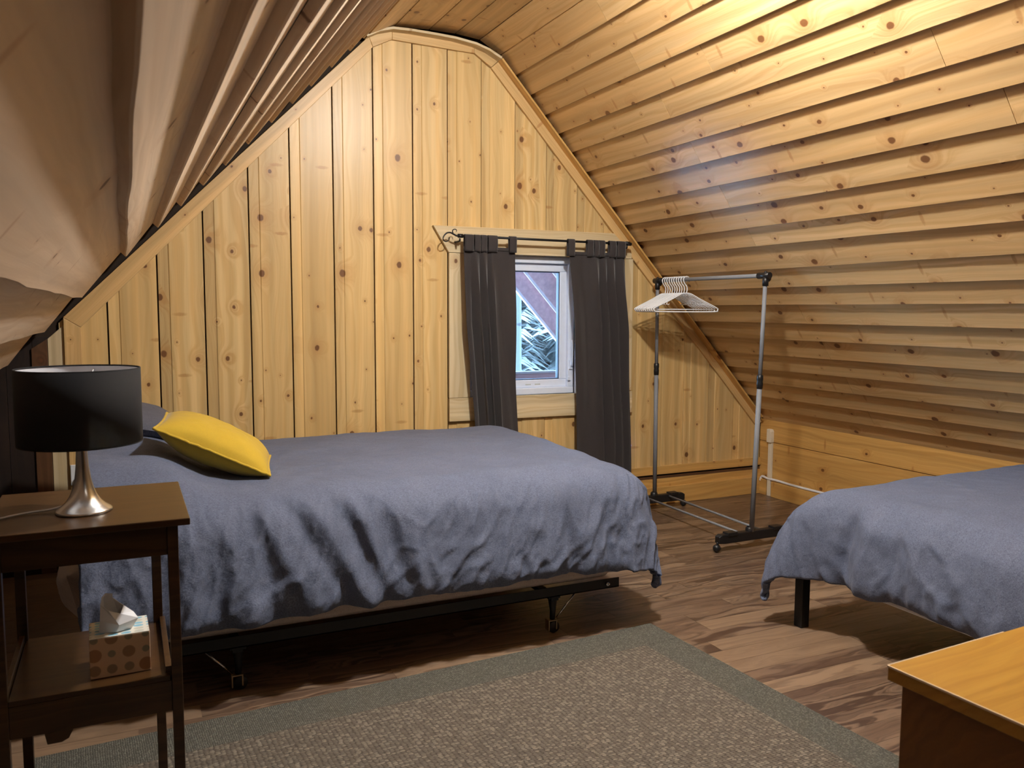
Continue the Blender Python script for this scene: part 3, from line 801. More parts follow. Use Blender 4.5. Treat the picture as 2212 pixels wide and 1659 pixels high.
def make_duvet(name, x0, x1, y0, y1, ztop, ov, rho, bump, folds, flare, nu=230, nv=190, seed=0.0, p_corner=3.0, tuck=0.0, fin=(0, 0), lean={}, **tags):
    """cloth over a rectangle. ov = overhang (x-,x+,y-,y+); bump(x,y) raises the top; folds(side, along, r) pushes the drape out"""
    L = [max(o, 0) for o in ov]
    ax0, ax1, ay0, ay1 = x0 - L[0], x1 + L[1], y0 - L[2], y1 + L[3]
    def prof(r, lean):
        if r < rho * lean:
            return rho * sin(r / rho), rho * (1 - cos(r / rho))
        e = r - rho * lean
        return rho * sin(lean) + e * cos(lean), rho * (1 - cos(lean)) + e * sin(lean)
    def fn(u, v):
        a = ax0 + (ax1 - ax0) * u
        b = ay0 + (ay1 - ay0) * v
        da = a - x1 if a > x1 else (a - x0 if a < x0 else 0.0)
        db = b - y1 if b > y1 else (b - y0 if b < y0 else 0.0)
        cx, cy = min(max(a, x0), x1), min(max(b, y0), y1)
        A, B = abs(da), abs(db)
        r = (A ** p_corner + B ** p_corner) ** (1 / p_corner) if A > 0 and B > 0 else A + B
        z = ztop + bump(a, b)
        z += 0.010 * fbm(Vector((a * 2.3 + seed, b * 2.3, 1.0))) + 0.005 * fbm(Vector((a * 7 + seed, b * 7, 3.0)))
        if r <= 0:
            return (a, b, z)
        h = hypot(da, db)
        nx, ny = da / h, db / h
        lx_, ly_ = lean.get('xm' if da < 0 else 'xp', 1.5), lean.get('ym' if db < 0 else 'yp', 1.5)
        out, dn = prof(r, (lx_ * A * A + ly_ * B * B) / (A * A + B * B))
        t = min(r / 0.55, 1.0)
        side = 'xm' if (A > B and da < 0) else 'xp' if A > B else 'ym' if db < 0 else 'yp'
        along = b if A > B else a
        edge = min(1.0, r / 0.12)
        puff = flare * sin(pi * min(t * 0.95, 1.0)) + edge * folds(side, along, r)
        puff += edge * 0.012 * fbm(Vector((along * 4.5 + seed, r * 2.2, 7.0 + ord(side[0]))), 4)
        maxr = {'xm': L[0], 'xp': L[1], 'ym': L[2], 'yp': L[3]}[side]
        if A > 0 and B > 0: maxr = maxr * 1.2
        hem = max(0.0, (r - (maxr - 0.06)) / 0.06)
        puff -= (0.006 if (A > 0 and B > 0) else 0.022) * hem * hem + tuck * max(0.0, t - 0.55)
        dn += edge * 0.02 * fbm(Vector((along * 2.0 + seed, 0.3, 11.0))) * t
        fx = fy = 0.0
        if A > 0 and B > 0 and da * fin[0] >= 0 and db * fin[1] >= 0:
            k = (2 * A * B / (A * A + B * B)) * t ** 0.7
            fx, fy = fin[0] * k, fin[1] * k
        q = Vector((along + 0.35 * r + seed, r * 0.8 + b * 0.0, 3.3 + ord(side[0])))
        wv = Vector((noise.noise(q * 3.1), noise.noise(q * 3.1 + Vector((9, 2, 5))), 0)) * 0.10
        for fq, am in ((6.0, 0.013), (11.0, 0.009), (21.0, 0.005)):
            cr = noise.noise(Vector(((q.x + wv.x) * fq, (q.y + wv.y) * fq * 0.55, fq)))
            puff += edge * am * max(0.0, 1 - 4.0 * abs(cr)) * (0.6 + 0.4 * t)
        puff += 0.006 * max(0.0, 1 - abs(r - maxr + 0.07) / 0.07) * sin(along * 70 + 6 * noise.noise(Vector((along * 4, seed, 0))))
        return (cx + nx * (out + puff) + fx, cy + ny * (out + puff) + fy, z - dn)
    o = MB().grid(nu, nv, fn).build(name, M['duvet'], None, solid=0.028, subsurf=1, recalc=False)
    o.modifiers['solid'].offset = -1
    return tag(o, **tags)

# bed along the gable
bed1 = empty('bed', (0.9, 3.82, 0), label='queen bed on a black wheeled steel frame along the window wall', cat='bed')
B1 = Vector((0.9, 3.82, 0))
def loc(mb, org):
    mb.v = [(v[0] - org[0], v[1] - org[1], v[2] - org[2]) for v in mb.v]
    return mb
loc(MB().box(-0.10, 1.93, 3.075, 4.575, 0.215, 0.42), B1).build('box_spring', M['boxspring'], bed1, bevel=0.03, seg=4)
loc(MB().box(-0.10, 1.92, 3.09, 4.56, 0.425, 0.645), B1).build('mattress', M['mattress'], bed1, bevel=0.05, seg=5)
for yy, s in ((3.065, 1), (4.585, -1)):
    y2 = yy + s * 0.004
    loc(MB().box(-0.13, 1.968, min(yy, y2), max(yy, y2), 0.17, 0.213).box(-0.13, 1.968, min(yy, yy + s * 0.035), max(yy, yy + s * 0.035), 0.17, 0.174), B1).build('rail', M['black_metal'], bed1)
for x in (0.32, 1.63):
    loc(MB().box(x, x + 0.035, 3.07, 4.58, 0.15, 0.17), B1).build('cross_bar', M['black_metal'], bed1)
loc(MB().lathe([(0.004, -0.012), (0.009, -0.012), (0.009, 0.0), (0.001, 0.002)], 1.905, 3.064, 0.193, 10, 'y'), B1).build('rivet', M['chrome'], bed1)
def frame_leg(x, y, s):
    lg = loc(MB().tube([(x, y, 0.172), (x, y, 0.16), (x + 0.002, y, 0.10), (x, y, 0.058)], [0.026, 0.021, 0.013, 0.011], 12).box(x - 0.028, x + 0.028, y - 0.02, y + 0.02, 0.158, 0.172), B1).build('frame_leg', M['black_metal'], bed1)
    loc(MB().tube([(x + s * 0.115, y, 0.165), (x + s * 0.02, y, 0.062)], 0.0045, 8), B1).build('brace', M['chrome'], lg)
    loc(MB().box(x - 0.026, x - 0.020, y - 0.018, y + 0.018, 0.015, 0.06).box(x + 0.010, x + 0.016, y - 0.018, y + 0.018, 0.018, 0.06).box(x - 0.026, x + 0.016, y - 0.018, y + 0.018, 0.056, 0.062), B1).build('caster_fork', M['brass'], lg, bevel=0.002)
    loc(MB().lathe([(0.001, -0.011), (0.024, -0.011), (0.027, -0.006), (0.027, 0.006), (0.024, 0.011), (0.001, 0.011)], x + 0.006, y, 0.027, 20, 'y'), B1).build('caster_wheel', M['black_plastic'], lg)
for x, s in ((1.648, 1), (0.34, -1)):
    for y in (3.095, 4.555):
        frame_leg(x, y, s)

def bump1(x, y):
    hx = 0.135 * (1 / (1 + exp((x - 0.20) / 0.055)))
    hy = 1 / (1 + exp((3.16 - y) / 0.05)) if y < 3.8 else 1 / (1 + exp((y - 4.5) / 0.05))
    crown = 0.03 * max(0.0, 1 - ((y - 3.8) / 0.9) ** 2) * max(0.0, 1 - ((x - 1.0) / 1.3) ** 2)
    return hx * hy + crown
F1 = [  # folds on the long front drape: (x at top, x at hem, depth, half width, start r)
    (0.14, 0.18, 0.020, 0.030, 0.10), (0.27, 0.36, 0.026, 0.040, 0.06), (0.40, 0.46, -0.022, 0.03, 0.05), (0.36, 0.60, 0.030, 0.035, 0.03), (0.47, 0.72, -0.028, 0.030, 0.05),
    (0.55, 0.80, 0.026, 0.030, 0.03), (0.64, 0.88, -0.022, 0.028, 0.08), (0.72, 0.90, 0.024, 0.026, 0.04), (0.80, 0.98, -0.016, 0.03, 0.1),
    (0.93, 1.02, 0.012, 0.03, 0.12), (1.20, 1.26, 0.012, 0.03, 0.15), (1.38, 1.42, -0.010, 0.03, 0.2), (1.52, 1.55, 0.012, 0.03, 0.2), (1.63, 1.68, -0.02, 0.022, 0.22), (1.72, 1.75, 0.016, 0.03, 0.2),
    (1.84, 1.86, -0.03, 0.022, 0.2)]
def folds1(side, al, r):
    s = 0.0
    if side == 'ym':
        for xa, xb, d, w, r0 in F1:
            c = xa + (xb - xa) * min(r / 0.52, 1.0)
            if abs(al - c) < 4 * w:
                s += 0.62 * d * exp(-((al - c) / (1.15 * w)) ** 2) * min(1.0, max(0.0, (r - r0) / 0.12))
        s += 0.01 * sin(al * 31 + r * 5) * min(1, r / 0.5) * (1.0 if al < 1.0 else 0.5)
    elif side == 'xp':
        s += 0.02 * sin(al * 16 + r * 4) * min(1, r / 0.4)
    else:
        s += 0.012 * sin(al * 18)
    return s
make_duvet('duvet', -0.16, 1.955, 3.215, 4.46, 0.705, (0.0, 0.52, 0.53, 0.40), 0.17, bump1, folds1, 0.03, 300, 230, 1.7, 2.8, fin=(0.02, -0.015), lean={'ym': 1.27, 'xp': 1.46},
           label='blue-grey linen duvet with deep creases on the bed by the window', cat='duvet', group='grey linen duvets')

# second bed along the right knee wall
bed2 = empty('bed', (3.5, 1.4, 0), label='bed with a square black metal leg along the right slope', cat='bed')
B2 = Vector((3.5, 1.4, 0))
loc(MB().box(2.83, 4.16, 0.40, 2.60, 0.26, 0.55), B2).build('mattress', M['white_sheet'], bed2, bevel=0.05, seg=5)
loc(MB().box(2.78, 4.20, 0.38, 2.66, 0.225, 0.255), B2).build('bed_frame', M['black_metal'], bed2)
for x in (2.684, 4.20):
    for y in (0.40, 2.70):
        loc(MB().box(x - 0.023 + 0.012, x + 0.023 + 0.012, y - 0.023, y + 0.023, 0.0, 0.25), B2).build('leg', M['black_metal'], bed2, bevel=0.003)
loc(MB().box(2.75, 2.775, 0.40, 2.42, 0.222, 0.25), B2).build('sheet_edge', M['white_sheet'], bed2, bevel=0.008)
def bump2(x, y):
    c = 0.045 * max(0.0, 1 - ((x - 3.55) / 0.75) ** 2) * max(0.0, 1 - ((y - 1.6) / 1.4) ** 2)
    return c
def folds2(side, al, r):
    s = 0.0
    if side == 'xm':
        for c0, c1, d, w, r0 in ((2.46, 2.50, -0.03, 0.03, 0.12), (2.36, 2.38, 0.025, 0.035, 0.12), (2.22, 2.26, -0.015, 0.04, 0.2), (1.95, 2.0, 0.012, 0.05, 0.2), (1.6, 1.62, -0.012, 0.04, 0.15)):
            c = c0 + (c1 - c0) * min(r / 0.45, 1)
            s += d * exp(-((al - c) / w) ** 2) * min(1.0, max(0.0, (r - r0) / 0.1))
        s += 0.006 * sin(al * 24 + r * 6)
    else:
        s += 0.018 * sin(al * 15) * min(1, r / 0.4)
    return s
make_duvet('duvet', 2.90, 4.10, 0.36, 2.575, 0.622, (0.475, 0.2, 0.0, 0.48), 0.16, bump2, folds2, 0.025, 150, 230, 8.3, 2.8, fin=(-0.19, 0.09), lean={'xm': 1.38, 'yp': 1.5},
           label='smooth blue-grey linen duvet on the bed under the right slope', cat='duvet', group='grey linen duvets')

def cushion_mesh(w, d, t, n=44, pinch=0.04, seed=0.0):
    b = MB()
    def top(sgn):
        def fn(u, v):
            x, y = u * 2 - 1, v * 2 - 1
            k = max(0.0, (1 - abs(x) ** 2.6) * (1 - abs(y) ** 2.6)) ** 0.55
            sx = x * (1 - pinch * (1 - abs(y) ** 2) * 1.0) if False else x * (1 - pinch * (1 - y * y))
            sy = y * (1 - pinch * (1 - x * x))
            z = sgn * t * 0.5 * k + 0.006 * fbm(Vector((x * 2 + seed, y * 2, sgn))) * k
            return (sx * w / 2, sy * d / 2, z)
        return fn
    b.grid(n, n, top(1)); b.grid(n, n, top(-1), flip=True)
    return b
def rim(w, d, pinch, seed, n=30, wav=0.004):
    pts = []
    for k in range(4 * n):
        q, f = divmod(k, n); f = f / n * 2 - 1
        x, y = [(f, -1), (1, f), (-f, 1), (-1, -f)][q]
        pts.append(((x * (1 - pinch * (1 - y * y))) * w / 2 * 1.01, (y * (1 - pinch * (1 - x * x))) * d / 2 * 1.01, wav * fbm(Vector((x * 9 + seed, y * 9, 0)))))
    return pts
FL, FR, BL = Vector((0.092, 3.40, 0.945)), Vector((0.505, 3.34, 0.742)), Vector((0.075, 3.80, 0.995))
eu = (FR - FL); ew = eu.length; eu.normalize()
ev = (BL - FL); ev -= eu * ev.dot(eu); ed = 0.40; ev.normalize()
en = eu.cross(ev)
cc = FL + eu * ew / 2 + ev * ed / 2
ct = cushion_mesh(ew, ed, 0.17, seed=2.0)
co_ = ct.build('cushion', M['yellow'], None, matrix=frame(eu, ev, en, cc))
tag(co_, 'mustard yellow scatter cushion leaning at the head of the bed', 'cushion')
MB().tube(rim(ew, ed, 0.04, 3.0), 0.0055, 6, closed=True).build('seam_edge', M['yellow'], co_)
p_ = cushion_mesh(0.40, 0.62, 0.16, seed=5.0).build('pillow', M['greypillow'], None, matrix=Matrix.Translation((0.02, 4.20, 0.885)) @ Matrix.Rotation(0.2, 4, 'Y'))
tag(p_, 'grey bed pillow behind the lamp shade against the window wall', 'pillow')
# pale pillow that shows past the head end of the mattress
p2 = cushion_mesh(0.16, 0.5, 0.12, seed=6.0).build('pillow', M['mattress'], None, matrix=Matrix.Translation((-0.19, 3.42, 0.40)) @ Matrix.Rotation(1.35, 4, 'Y'))
tag(p2, 'cream pillow wedged low between the mattress end and the dark wall', 'pillow')

# ------------------------------------------------------------------ curtains and rod
RODY, RODZ = 4.815, 1.851
rod = empty('curtain_rod', (2.5, RODY, RODZ), label='thin black iron curtain rod with a scroll finial above the window', cat='curtain rod')
RO = Vector((2.5, RODY, RODZ))
loc(MB().tube([(1.888, RODY, RODZ + 0.003), (3.125, RODY, RODZ - 0.002)], 0.0075, 12), RO).build('pole', M['black_metal'], rod)
def smoothpath(P, k=6):
    out = []
    for i in range(len(P) - 1):
        p0, p1, p2, p3 = P[max(i - 1, 0)], P[i], P[i + 1], P[min(i + 2, len(P) - 1)]
        for s in range(k):
            t = s / k
            out.append(tuple(0.5 * (2 * p1[j] + (p2[j] - p0[j]) * t + (2 * p0[j] - 5 * p1[j] + 4 * p2[j] - p3[j]) * t * t + (3 * p1[j] - p0[j] - 3 * p2[j] + p3[j]) * t ** 3) for j in range(len(p1))))
    out.append(P[-1])
    return out
fa = [(1.903, 1.854), (1.886, 1.855), (1.873, 1.854), (1.853, 1.863), (1.833, 1.871), (1.81, 1.867), (1.791, 1.848), (1.787, 1.827), (1.804, 1.816), (1.823, 1.825), (1.83, 1.842)]
fb = [(1.853, 1.864), (1.848, 1.881), (1.856, 1.891), (1.87, 1.892), (1.875, 1.885), (1.872, 1.877)]
fm = MB()
pa = smoothpath([(x, RODY, z) for x, z in fa]); fm.tube(pa, [0.0065 - 0.004 * i / len(pa) for i in range(len(pa))], 8)
pb = smoothpath([(x, RODY, z) for x, z in fb]); fm.tube(pb, [0.004 - 0.0025 * i / len(pb) for i in range(len(pb))], 8)
loc(fm, RO).build('finial', M['black_metal'], rod)
for xx in (1.896, 3.112):
    loc(MB().tube([(xx, RODY, RODZ - 0.012), (xx, RODY, RODZ - 0.028), (xx, 4.85, RODZ - 0.03), (xx, GY - 0.024, RODZ - 0.03)], 0.006, 8).tube([(xx - 0.012, RODY, RODZ + 0.003), (xx + 0.02, RODY, RODZ + 0.003)], 0.0125, 12), RO).build('bracket', M['black_metal'], rod)
loc(MB().tube([(3.112, RODY, RODZ - 0.002), (3.145, RODY, RODZ - 0.002)], 0.0115, 12), RO).build('end_cap', M['black_metal'], rod)

def curtain(label, lx, rx, ztop, zbot, density, tabs, seed, group):
    """lx, rx: lists of (z, x) for the two edges; density(u) packs the pleats"""
    t = empty('curtain', (0.5 * (lx[0][1] + rx[0][1]), RODY, ztop), label=label, cat='curtain', group=group)
    O = Vector(t.location)
    def edge(L, z):
        for (za, xa), (zb, xb) in zip(L, L[1:]):
            if za >= z >= zb: return xa + (xb - xa) * (za - z) / (za - zb)
        return L[0][1] if z > L[0][0] else L[-1][1]
    ph = [0.0]
    N = 150
    for i in range(N): ph.append(ph[-1] + density((i + 0.5) / N) / N)
    def fn(u, v):
        z = ztop + (zbot - ztop) * v
        k = u * N; i = min(int(k), N - 1); p = ph[i] + (ph[i + 1] - ph[i]) * (k - i)
        xa, xb = edge(lx, z), edge(rx, z)
        amp = 0.005 + 0.052 * min(1, v * 3.0) * min(1.0, density(u) / 4.5)
        wob = 0.9 * noise.noise(Vector((u * 3 + seed, v * 1.8, 0.0)))
        yy = amp * sin(2 * pi * (p + wob * 0.35)) + 0.008 * noise.noise(Vector((u * 6, v * 3, seed)))
        xx = xa + (xb - xa) * u + 0.12 * amp * sin(4 * pi * (p + wob * 0.35))
        return (xx - O.x, 4.818 + yy - O.y - 0.012 * min(1.0, v * 4), z - O.z)
    MB().grid(N + 1, 60, fn).build('panel', M['curtain'], t, solid=0.003, recalc=False)
    # stitched heading line
    hd = [Vector(fn(i / 60, 0.012)) + Vector((0, -0.0045, 0)) for i in range(61)]
    MB().tube(hd, 0.0022, 5).build('hem_stitch', M['curtain'], t)
    for (xa, xb, puff) in tabs:
        b = MB()
        prof = [(4.826, ztop - 0.03), (4.828, RODZ), (4.825, RODZ + 0.010), (4.815, RODZ + 0.0135), (4.805, RODZ + 0.010), (4.801, RODZ), (4.803 - puff, 0.5 * (RODZ + ztop)), (4.804, ztop - 0.03)]
        def tf(u, v):
            k = v * (len(prof) - 1); i = min(int(k), len(prof) - 2); f = k - i
            yy = prof[i][0] + (prof[i + 1][0] - prof[i][0]) * f; zz = prof[i][1] + (prof[i + 1][1] - prof[i][1]) * f
            return (xa + (xb - xa) * u - O.x, yy - O.y - 0.003 * sin(u * pi), zz - O.z)
        b.grid(6, 29, tf)
        b.build('tab_loop', M['curtain'], t, solid=0.003, recalc=False)
    return t
curtain('charcoal curtain left of the pane, hem hidden by the bed', [(1.83, 1.922), (1.31, 1.937), (0.785, 1.987), (0.3, 2.02)], [(1.80, 2.276), (1.31, 2.276), (0.95, 2.284), (0.62, 2.306), (0.3, 2.325)], 1.792, 0.25,
        lambda u: 1.2 + 6.0 * exp(-((u - 0.34) / 0.2) ** 4), [(1.925, 1.985, 0.0), (1.99, 2.03, 0.006), (2.035, 2.075, 0.0), (2.082, 2.146, 0.004), (2.23, 2.279, 0.0)], 3.0, 'charcoal tab curtains')
curtain('charcoal curtain right of the pane, hanging nearly to the floor', [(1.79, 2.668), (1.31, 2.704), (0.845, 2.727), (0.436, 2.74), (0.2, 2.745)], [(1.81, 3.092), (1.31, 3.117), (0.668, 3.137), (0.2, 3.152)], 1.785, 0.225,
        lambda u: 1.4 + 4.6 / (1 + exp((0.42 - u) / 0.04)), [(2.653, 2.703, 0.0), (2.797, 2.845, 0.0), (2.85, 2.885, 0.007), (2.888, 2.933, 0.0), (2.968, 3.02, 0.005), (3.03, 3.095, 0.0)], 9.0, 'charcoal tab curtains')

# ------------------------------------------------------------------ clothes rack and hangers
RXC = 3.352
rack = empty('clothes_rack', (RXC, 4.26, 0), label='grey tubular clothes rack on black feet before the right slope', cat='clothes rack')
KO = Vector((RXC, 4.26, 0))
def foot(y, x0, x1, sx):
    b = loc(MB().prism([(x0, 0.052), (x0, 0.092), (x0 + 0.02, 0.103), (x1 - 0.02, 0.103), (x1, 0.092), (x1, 0.052), (x1 - 0.05, 0.048), (x0 + 0.05, 0.048)], 'y', y - 0.021, y + 0.021), KO).build('foot_bar', M['black_plastic'], rack, bevel=0.005, seg=3)
    for xa in (x0 + 0.06, x1 - 0.13):
        loc(MB().box(xa, xa + 0.07, y - 0.026, y + 0.026, 0.09, 0.112), KO).build('rod_clip', M['black_plastic'], b, bevel=0.003)
    loc(MB().lathe([(0.026, 0), (0.024, 0.02), (0.017, 0.028), (0.017, 0.0)], sx, y, 0.1, 18), KO).build('socket', M['black_plastic'], b, bevel=0.003)
    for xx in (x0 + 0.005, x1 - 0.005):
        loc(MB().sphere((xx - (0.006 if xx < sx else -0.006), y, 0.024), 0.0235, 16, 10).tube([(xx, y, 0.04), (xx, y, 0.06)], 0.008, 10), KO).build('caster', M['black_plastic'], b)
foot(3.765, 3.085, 3.62, 3.325)
foot(4.785, 3.10, 3.605, RXC)
def post(xb, xt, y, zc):
    at = lambda z: xb + (xt - xb) * z / 1.6
    loc(MB().tube([(at(0.1), y, 0.1), (at(zc), y, zc)], 0.0145, 16), KO).build('post', M['grey_tube'], rack)
    loc(MB().lathe([(0.012, -0.045), (0.0175, -0.042), (0.019, -0.01), (0.0165, 0.0), (0.019, 0.012), (0.0185, 0.035), (0.012, 0.04)], at(zc), y, zc, 18), KO).build('collar', M['black_plastic'], rack)
    loc(MB().tube([(at(zc), y, zc), (at(1.585), y, 1.585)], 0.0118, 16), KO).build('upper_post', M['grey_tube'], rack)
post(3.325, 3.375, 3.752, 0.99)
post(RXC + 0.006, RXC - 0.005, 4.785, 0.997)
for x, y, s in ((3.375, 3.752, -1), (RXC - 0.005, 4.785, 1)):
    loc(MB().tube([(x, y - s * 0.06, 1.605), (x, y + s * 0.035, 1.605)], 0.0185, 16).tube([(x, y, 1.545), (x, y, 1.60)], 0.0175, 16).sphere((x + 0.012, y, 1.59), 0.024, 14, 8).sphere((x, y, 1.622), 0.010, 10, 6), KO).build('corner_joint', M['black_plastic'], rack)
loc(MB().tube([(3.375, 3.75, 1.605), (RXC - 0.005, 4.785, 1.605)], 0.0125, 16), KO).build('top_rail', M['grey_tube'], rack)
loc(MB().tube([(3.27, 3.79, 0.088), (3.29, 4.775, 0.088)], 0.0075, 10), KO).build('base_rod', M['grey_tube'], rack)
loc(MB().tube([(3.435, 3.79, 0.088), (3.47, 4.775, 0.088)], 0.0075, 10), KO).build('base_rod', M['grey_tube'], rack)

def hanger_parts(t):
    r = 0.0042
    hook = [(0.016, 0, -0.018), (0.021, 0, -0.004), (0.016, 0, 0.012), (0.0, 0, 0.0185), (-0.016, 0, 0.011), (-0.0195, 0, -0.006), (-0.012, 0, -0.026), (0.002, 0, -0.045), (0.006, 0, -0.065), (0.002, 0, -0.088)]
    # hook bends over the rail (which runs along local y); local x is the hanger's width
    MB().tube(smoothpath(hook, 5), 0.0036, 8).build('hook', M['white_plastic'], t)
    nk = -0.092
    body = [(-0.205, 0, nk - 0.118), (-0.214, 0, nk - 0.108), (-0.208, 0, nk - 0.094), (-0.10, 0, nk - 0.040), (-0.05, 0, nk - 0.012), (-0.02, 0, nk), (0.02, 0, nk), (0.05, 0, nk - 0.012), (0.10, 0, nk - 0.040), (0.208, 0, nk - 0.094), (0.214, 0, nk - 0.108), (0.205, 0, nk - 0.118), (0.10, 0, nk - 0.120), (-0.10, 0, nk - 0.120)]
    MB().tube(smoothpath(body + [body[0]], 5)[:-1], r, 8, closed=True).build('shoulder_bar', M['white_plastic'], t)
    MB().tube([(-0.19, 0.004, nk - 0.104), (0.19, 0.004, nk - 0.104)], 0.003, 8).build('trouser_bar', M['white_plastic'], t)
    for s in (-1, 1):
        MB().tube(smoothpath([(s * 0.125, 0, nk - 0.054), (s * 0.128, 0, nk - 0.068), (s * 0.118, 0, nk - 0.074), (s * 0.112, 0, nk - 0.066)], 4), 0.0022, 6).build('strap_hook', M['white_plastic'], t)
hl = ['foremost white plastic hanger on the rack rail, nearest the camera', 'white plastic hanger just behind the foremost one on the rail', 'third white hanger from the front of the rail', 'fourth white hanger from the front of the rail',
      'fifth white hanger from the front, mid cluster on the rail', 'fifth white hanger from the far end of the rail', 'fourth white hanger from the far end of the rail', 'third white hanger from the far end of the rail', 'second white hanger from the far end of the rail', 'hindmost white hanger on the rail, against the far black joint']
ysp = [4.472, 4.500, 4.526, 4.550, 4.576, 4.600, 4.626, 4.652, 4.676, 4.700]
yw = [-0.345, -0.325, -0.305, -0.29, -0.275, -0.26, -0.245, -0.23, -0.215, -0.20]
h0 = None
for i, (yy, a) in enumerate(zip(ysp, yw)):
    xr = 3.375 + (RXC - 0.005 - 3.375) * (yy - 3.75) / 1.035
    if h0 is None:
        h0 = empty('clothes_hanger', (xr, yy, 1.605), a)
        hanger_parts(h0)
        o = h0
    else:
        o = h0.copy(); COL.objects.link(o)
        for ch in h0.children:
            c = ch.copy(); COL.objects.link(c); c.parent = o
        o.location = (xr, yy, 1.605); o.rotation_euler = (0, 0, a)
    tag(o, hl[i], 'hanger', 'white hangers on the clothes rack')

# ------------------------------------------------------------------ right wall: raceway and cable
rw = empty('cable_cover', (4.41, 4.79, 0), label='cream plastic cable raceway standing up the right knee wall', cat='cable cover')
MB().box(-0.010, 0.010, -0.018, 0.018, 0.0, 0.425).build('raceway', M['cream_plastic'], rw, bevel=0.003)
MB().prism([(-0.024, 0.41), (0.024, 0.41), (0.024, 0.512), (-0.012, 0.512), (-0.024, 0.495)], 'x', -0.024, 0.010).build('raceway_elbow', M['cream_plastic'], rw, bevel=0.005)
cb = MB().tube(smoothpath([(4.405, 4.885, 0.10), (4.41, 4.872, 0.135), (4.404, 4.80, 0.13), (4.405, 4.70, 0.132), (4.403, 4.5, 0.128), (4.404, 4.0, 0.131), (4.403, 3.3, 0.129), (4.404, 2.6, 0.131)], 6), 0.009, 8).build('cable', M['white_plastic'])
tag(cb, 'white cable lying along the top of the right baseboard', 'cable')
nl_ = empty('night_light', (3.205, GY - 0.002, 0.45), label='white night light with a blue glow behind the right curtain edge', cat='night light')
MB().box(-0.035, 0.008, -0.012, 0.0, -0.06, 0.075).build('outlet_plate', M['white_plastic'], nl_, bevel=0.003)
MB().box(-0.02, 0.012, -0.04, -0.012, -0.03, 0.01).build('led_lens', M['led'], nl_, bevel=0.004)

ol = empty('wall_outlet', (-0.245, GY - 0.0205, 0.52), label='white wall outlet with a plug behind the lamp foot', cat='outlet')
MB().box(-0.034, 0.034, -0.006, 0.0, -0.055, 0.055).build('outlet_plate', M['white_plastic'], ol, bevel=0.003)
MB().box(-0.012, 0.012, -0.03, -0.006, -0.038, -0.012).build('plug', M['white_plastic'], ol, bevel=0.004)

# ------------------------------------------------------------------ rug
RG = Matrix.Translation((2.085, 2.985, 0.0)) @ Matrix.Rotation(0.058, 4, 'Z')
rug = MB().box(-2.23, -0.17, -2.53, -0.19, 0.001, 0.0135).build('rug', M['rug_center'], None, bevel=0.003, matrix=RG)
tag(rug, 'woven beige rug with a grey-green border before the bed', 'rug')
for (x0, x1, y0, y1) in ((-2.40, 0, -0.19, 0), (-2.40, 0, -2.72, -2.53), (-2.40, -2.23, -2.53, -0.19), (-0.17, 0, -2.53, -0.19)):
    b = MB().box(x0, x1, y0, y1, 0.001, 0.012).build('rug_border', M['rug_border'], rug, bevel=0.003)

# ------------------------------------------------------------------ nightstand
TZ = 0.893
ns = empty('nightstand', (-0.09, 2.36, 0.012), label='tall dark brown two-tier wooden nightstand at the left foreground', cat='nightstand')
NO = Vector((-0.09, 2.36, 0.012))
def nb(name, mat='table', bevel=0.002, parent=None, *boxes):
    m = MB()
    for q in boxes: m.box(*q)
    return loc(m, NO).build(name, M[mat], parent or ns, bevel=bevel)
nb('table_top', 'table', 0.002, None, (-0.315, 0.131, 2.122, 2.595, TZ - 0.017, TZ))
for x0, x1, y0, y1 in ((0.079, 0.104, 2.143, 2.168), (0.05, 0.075, 2.54, 2.565), (-0.295, -0.27, 2.143, 2.168), (-0.29, -0.265, 2.54, 2.565)):
    nb('leg', 'table', 0.0015, None, (x0, x1, y0, y1, 0.0142, TZ - 0.017))
nb('apron', 'table', 0.001, None, (-0.27, 0.079, 2.15, 2.162, 0.80, TZ - 0.017))
nb('side_apron', 'table', 0.001, None, (0.075, 0.09, 2.168, 2.54, 0.80, TZ - 0.017))
nb('side_apron', 'table', 0.001, None, (-0.287, -0.272, 2.168, 2.54, 0.80, TZ - 0.017))
nb('back_apron', 'table', 0.001, None, (-0.265, 0.05, 2.545, 2.557, 0.80, TZ - 0.017))
nb('shelf', 'table', 0.001, None, (-0.27, 0.076, 2.15, 2.555, 0.482, 0.495))
nb('shelf_apron', 'table', 0.001, None, (-0.27, 0.079, 2.148, 2.160, 0.405, 0.482))
nb('shelf_rail', 'table', 0.001, None, (0.066, 0.08, 2.168, 2.54, 0.44, 0.512))
nb('shelf_rail', 'table', 0.001, None, (-0.285, -0.272, 2.168, 2.54, 0.44, 0.512))
loc(MB().prism([(-0.20, 0.405), (-0.14, 0.405), (-0.15, 0.385), (-0.165, 0.378), (-0.195, 0.378)], 'y', 2.148, 2.16), NO).build('bracket', M['table'], ns)

